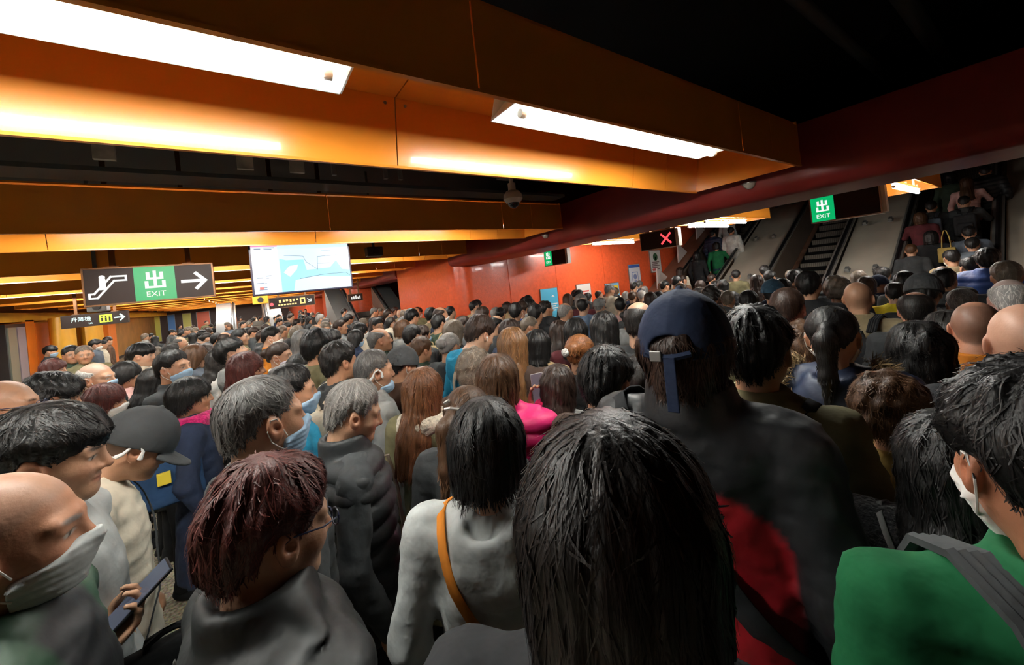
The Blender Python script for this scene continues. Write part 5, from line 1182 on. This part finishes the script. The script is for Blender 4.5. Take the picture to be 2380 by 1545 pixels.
# emblem on the olive jacket: two interlocked arcs
e = K('olive jacket with a dark emblem'); sd = idx_of('olive jacket with a dark emblem') % 2; mb = MB()
for s_ in (1, -1):
    pts = [(.03*math.cos(t), s_*(.016-.026*math.sin(t))) for t in np.linspace(-.2, PI+.2, 13)]
    mb.tube([(back_x('jacket', 'down', sd, -y-.05, 1.405+z*.8), -y-.05, 1.405+z*.8) for y, z in pts], [.002]+[.0042]*11+[.002], 6)
mb.build('emblem', mat('emblem_dark', (.02, .018, .012), .6), e, True)
# cap strap and buckle of the tall capped person
e = K('tall person in a navy cap'); cp = [c for c in e.children if c.name.startswith('cap')][0]
m_nav = cloth((.016, .026, .06))
MB().tube([(-.137, .045, .106), (-.146, .02, .1), (-.149, 0, .098), (-.146, -.02, .1), (-.137, -.045, .106)], .007, 6).build('adjuster_strap', m_nav, cp, True)
boxo('strap_end', (-.155, -.018, -.012), (-.15, .006, .1), m_nav, cp, .002); boxo('buckle', (-.158, .008, .09), (-.15, .032, .112), m_metal, cp, .002)
# fur around the parka hood
e = K('fur trimmed hood'); r = np.random.default_rng(5)
ctl = np.array([(.03, .11, 1.475), (-.06, .15, 1.468), (-.135, .155, 1.4), (-.195, .09, 1.29), (-.212, 0, 1.24), (-.195, -.09, 1.29), (-.135, -.155, 1.4), (-.06, -.15, 1.468), (.03, -.11, 1.475)])
ns = 2600; u = r.uniform(0, len(ctl)-1.001, ns); i0 = u.astype(int); p0 = ctl[i0]*(1-(u-i0))[:, None]+ctl[i0+1]*(u-i0)[:, None]+r.normal(0, .011, (ns, 3))
dr = p0-np.array([-.02, 0, 1.33]); dr /= np.linalg.norm(dr, axis=1)[:, None]; dr += r.normal(0, .45, (ns, 3)); dr[:, 2] -= .25; dr /= np.linalg.norm(dr, axis=1)[:, None]
sd_ = np.cross(dr, r.normal(size=(ns, 3))); sd_ /= np.linalg.norm(sd_, axis=1)[:, None]; ln = r.uniform(.02, .05, ns)[:, None]
W_ = np.stack([p0-sd_*.0018, p0+sd_*.0018, p0+dr*ln*.6+sd_*.0014+[0, 0, -.002], p0+dr*ln*.6-sd_*.0014+[0, 0, -.002], p0+dr*ln+sd_*.0003+[0, 0, -.008], p0+dr*ln-sd_*.0003+[0, 0, -.008]], 1)
ix = np.arange(ns*6).reshape(ns, 6); Q_ = np.concatenate([ix[:, [0, 1, 2, 3]], ix[:, [3, 2, 4, 5]]])
tn = r.uniform(.4, 1.5, ns); o = ob('fur_trim', qmesh('fur_trim', W_.reshape(-1, 3), Q_, mat('fur_tan', (.3, .21, .1), .8, attr=True), col=np.repeat(tn[:, None]*np.array([.3, .205, .1]), 6, 0)), e); o['kind'] = 'stuff'
# pompom and hair clips
e = K('white pompom'); h = [c for c in e.children if c.name.startswith('hair')][0]
V_, Q_ = surfnet(lambda P: sph(P, (-.155, .03, .1), .026)-.004*wob(P, 220, 2), (-.2, -.02, .05), (-.11, .08, .15), .005); ob('pompom', qmesh('pompom', V_, Q_, cloth('white', 'fleece')), h)
e = K('silver hair clips'); h = [c for c in e.children if c.name.startswith('hair')][0]
MB().tube([(-.13, .03, .135), (-.142, 0, .14), (-.13, -.03, .135)], .006, 6).build('hair_clip', m_steel, h, True); MB().tube([(-.11, .045, .155), (-.12, .02, .165)], .005, 6).build('hair_clip', m_steel, h, True)
# phones in hands
def phone(e, pose, sd, label, casec, screen):
    A = POSES[pose][0 if sd > 0 else 1]; W_, D_, N_ = side(A['w'], sd), aim((0, 0, 0), side(A['d'], sd)), side(A['n'], sd)
    z = N_-D_*(N_@D_); z /= np.linalg.norm(z); y = np.cross(z, D_)
    M_ = Matrix([[D_[i], y[i], z[i], (W_+D_*.085+z*.03)[i]] for i in range(3)]+[[0, 0, 0, 1]])
    t = empty('phone'); t.matrix_world = pm(e)@M_; tag(t, label, 'phone')
    boxo('case', (-.05, -.037, -.004), (.105, .037, .004), mat('case_%s' % label[:12], casec, .3), t, .003); boxo('display', (-.046, -.034, .004), (.101, .034, .005), mat('disp_%s' % label[:12], screen, .2, emis=.7), t); boxo('camera_bump', (.07, .008, -.0065), (.1, .034, -.004), m_dark, t, .001)
phone(K('thick black fringe'), 'phonelowR', -1, 'black phone held by the young person in pale grey', (.012, .012, .014), (.03, .035, .05))
phone(K('raising a phone'), 'phonehiR', -1, 'clear cased phone raised by the person in hot pink', (.45, .42, .42), (.06, .05, .06))
phone(K('long straight light brown'), 'phoneR', -1, 'phone with a pale blue display below the long brown hair', (.2, .2, .22), (.4, .5, .75))
# backpacks
backpack(K('khaki jacket carrying'), 'black backpack on the bald person in khaki', 'black')
backpack(K('pale grey backpack straps'), 'charcoal backpack with pale grey straps on the wavy haired person', 'charcoal', 'lightgrey')
backpack(K('green jacket and dark backpack'), 'dark grey backpack on the person in the green jacket', 'darkgrey')
backpack(K('bright blue backpack'), 'bright blue backpack below long brown hair', 'blue')
backpack(r2, 'black rucksack on the escalator rider gripping the handrail', 'black'); backpack(r3, 'dark slate rucksack on the left side of the packed escalator', 'slate')
backpack(K('carrying a beige bag'), 'beige backpack on the person in grey green', 'tan'); backpack(K('with a pale blue bag'), 'pale blue backpack on the person in the cream hood', 'lightblue')
backpack(K('cream bag behind'), 'cream canvas backpack on the person with tousled black hair', 'cream')
# bags
def tote(p, rz, W, Hh, Dp, m, label, hl=.22, tagc=None, marks=False):
    e = empty('tote_bag', p, rz); tag(e, label, 'bag')
    q = np.random.default_rng(int(W*1000))
    f = lambda P: smax(np.maximum(np.abs(P[1])-W/2-.12*(P[2]+Hh)*-1*.15, np.abs(P[0])-Dp/2*(1-.5*(P[2]+Hh)/Hh))-.012-.006*wob(P, 30, 4), np.abs(P[2]+Hh/2)-Hh/2, .02)
    V_, Q_ = surfnet(f, (-Dp/2-.05, -W/2-.06, -Hh-.04), (Dp/2+.05, W/2+.06, .04), .012); ob('body', qmesh('body', V_, Q_, m), e)
    for s_ in (-1, 1): MB().tube([(s_*Dp*.22, -W*.28, -.03), (s_*Dp*.15, -W*.22, hl*.6), (0, -W*.06, hl), (0, W*.06, hl), (s_*Dp*.15, W*.22, hl*.6), (s_*Dp*.22, W*.28, -.03)], .008, 6).build('handle', m, e, True)
    if tagc: boxo('patch', (-Dp/2-.02, -.025, -Hh*.5), (-Dp/2+.005, .03, -Hh*.5+.06), tagc, e, .002)
    if marks:
        mb = MB()
        for k in range(7): mb.tube([(-Dp/2-.012, -W*.38+k*W*.11, -Hh*.3+.02*math.sin(k*2.)), (-Dp/2-.014, -W*.34+k*W*.11, -Hh*.3+.05), (-Dp/2-.012, -W*.29+k*W*.11, -Hh*.3+.01)], .004, 5)
        mb.build('printed_script', cloth('white'), e); MB().tube([(-Dp/2-.014, -.06+.05*math.cos(a), -Hh*.65+.05*math.sin(a)) for a in np.linspace(0, 2*PI, 13)], .005, 5).build('printed_ring', cloth('white'), e)
    return e
e = K('vivid magenta scarf'); q = at_d(378, 1065, 2.05)
tote((q[0], q[1], q[2]), math.atan2(-q[1], -q[0])+PI, .3, .24, .1, cloth((.015, .045, .11)), 'navy blue tote bag with a small yellow patch', .2, mat('patch_yellow', (.8, .62, .05), .5))
q = at_d(396, 1478, 1.02); tote((q[0], q[1], q[2]), math.atan2(q[1], q[0]), .2, .3, .06, cloth('black'), 'black tote bag printed with white script near the dark puffer jacket', .02, marks=True)
q = at_d(918, 1265, 1.72); tote((q[0], q[1], q[2]), math.atan2(q[1], q[0]), .17, .2, .08, mat('leather_beige', (.48, .41, .32), .5, noise=.1), 'beige leather handbag hanging behind the grey hoodie', .4)
q = at_d(932, 1420, 1.45); tote((q[0], q[1], q[2]), math.atan2(q[1], q[0]), .12, .22, .07, mat('vinyl_maroon', (.04, .012, .012), .15), 'glossy maroon carrier bag beside the jeans', .12)
q = at_x(2200, 575, r4.location.x-.2); tote((q[0], q[1], q[2]), 0, .2, .26, .08, cloth('mustard'), 'mustard paper shopping bag carried up the packed escalator', .3)

# seams and quilting lines on the nearest garments
def seam(s_, pts, r_=.0022, nm='seam', col=None):
    e = K(s_); sp = SPEC[idx_of(s_)-1]; st, po, sd = sp['a'][2], sp['o'].get('pose', 'down'), idx_of(s_) % 2
    P_ = []
    for (ya, za), (yb, zb) in zip(pts[:-1], pts[1:]):
        for t in np.linspace(0, 1, 9): P_.append((ya+(yb-ya)*t, za+(zb-za)*t))
    c = sp['a'][3]; rgb = PAL[c] if isinstance(c, str) else c
    MB().tube([(back_x(st, po, sd, y, z, -.0006), y, z) for y, z in P_], r_, 5).build(nm, cloth(tuple(round(v*.55, 3) for v in rgb)) if col is None else cloth(col), e, True)
for s_ in ('olive jacket with a dark emblem', 'tall person in a navy cap', 'curly brown hair and mustard', 'white mask, green jacket'):
    seam(s_, [(-.15, 1.3), (0, 1.285), (.15, 1.3)])
seam('olive jacket with a dark emblem', [(-.14, 1.3), (-.12, 1.0)]); seam('curly brown hair and mustard', [(0, 1.285), (0, .85)]); seam('white mask, green jacket', [(-.13, 1.3), (-.12, .9)])
for z in (1.33, 1.2, 1.07): seam('reddish brown hair, blue glasses', [(-.15, z), (0, z-.008), (.15, z)], .003, 'quilt_line')
for z in (1.31, 1.2, 1.09): seam('black padded vest', [(-.13, z), (0, z-.006), (.13, z)], .003, 'quilt_line')
seam('black bob in a pale grey hoodie', [(-.15, .82), (0, .815), (.15, .82)], .003, 'rib_edge')
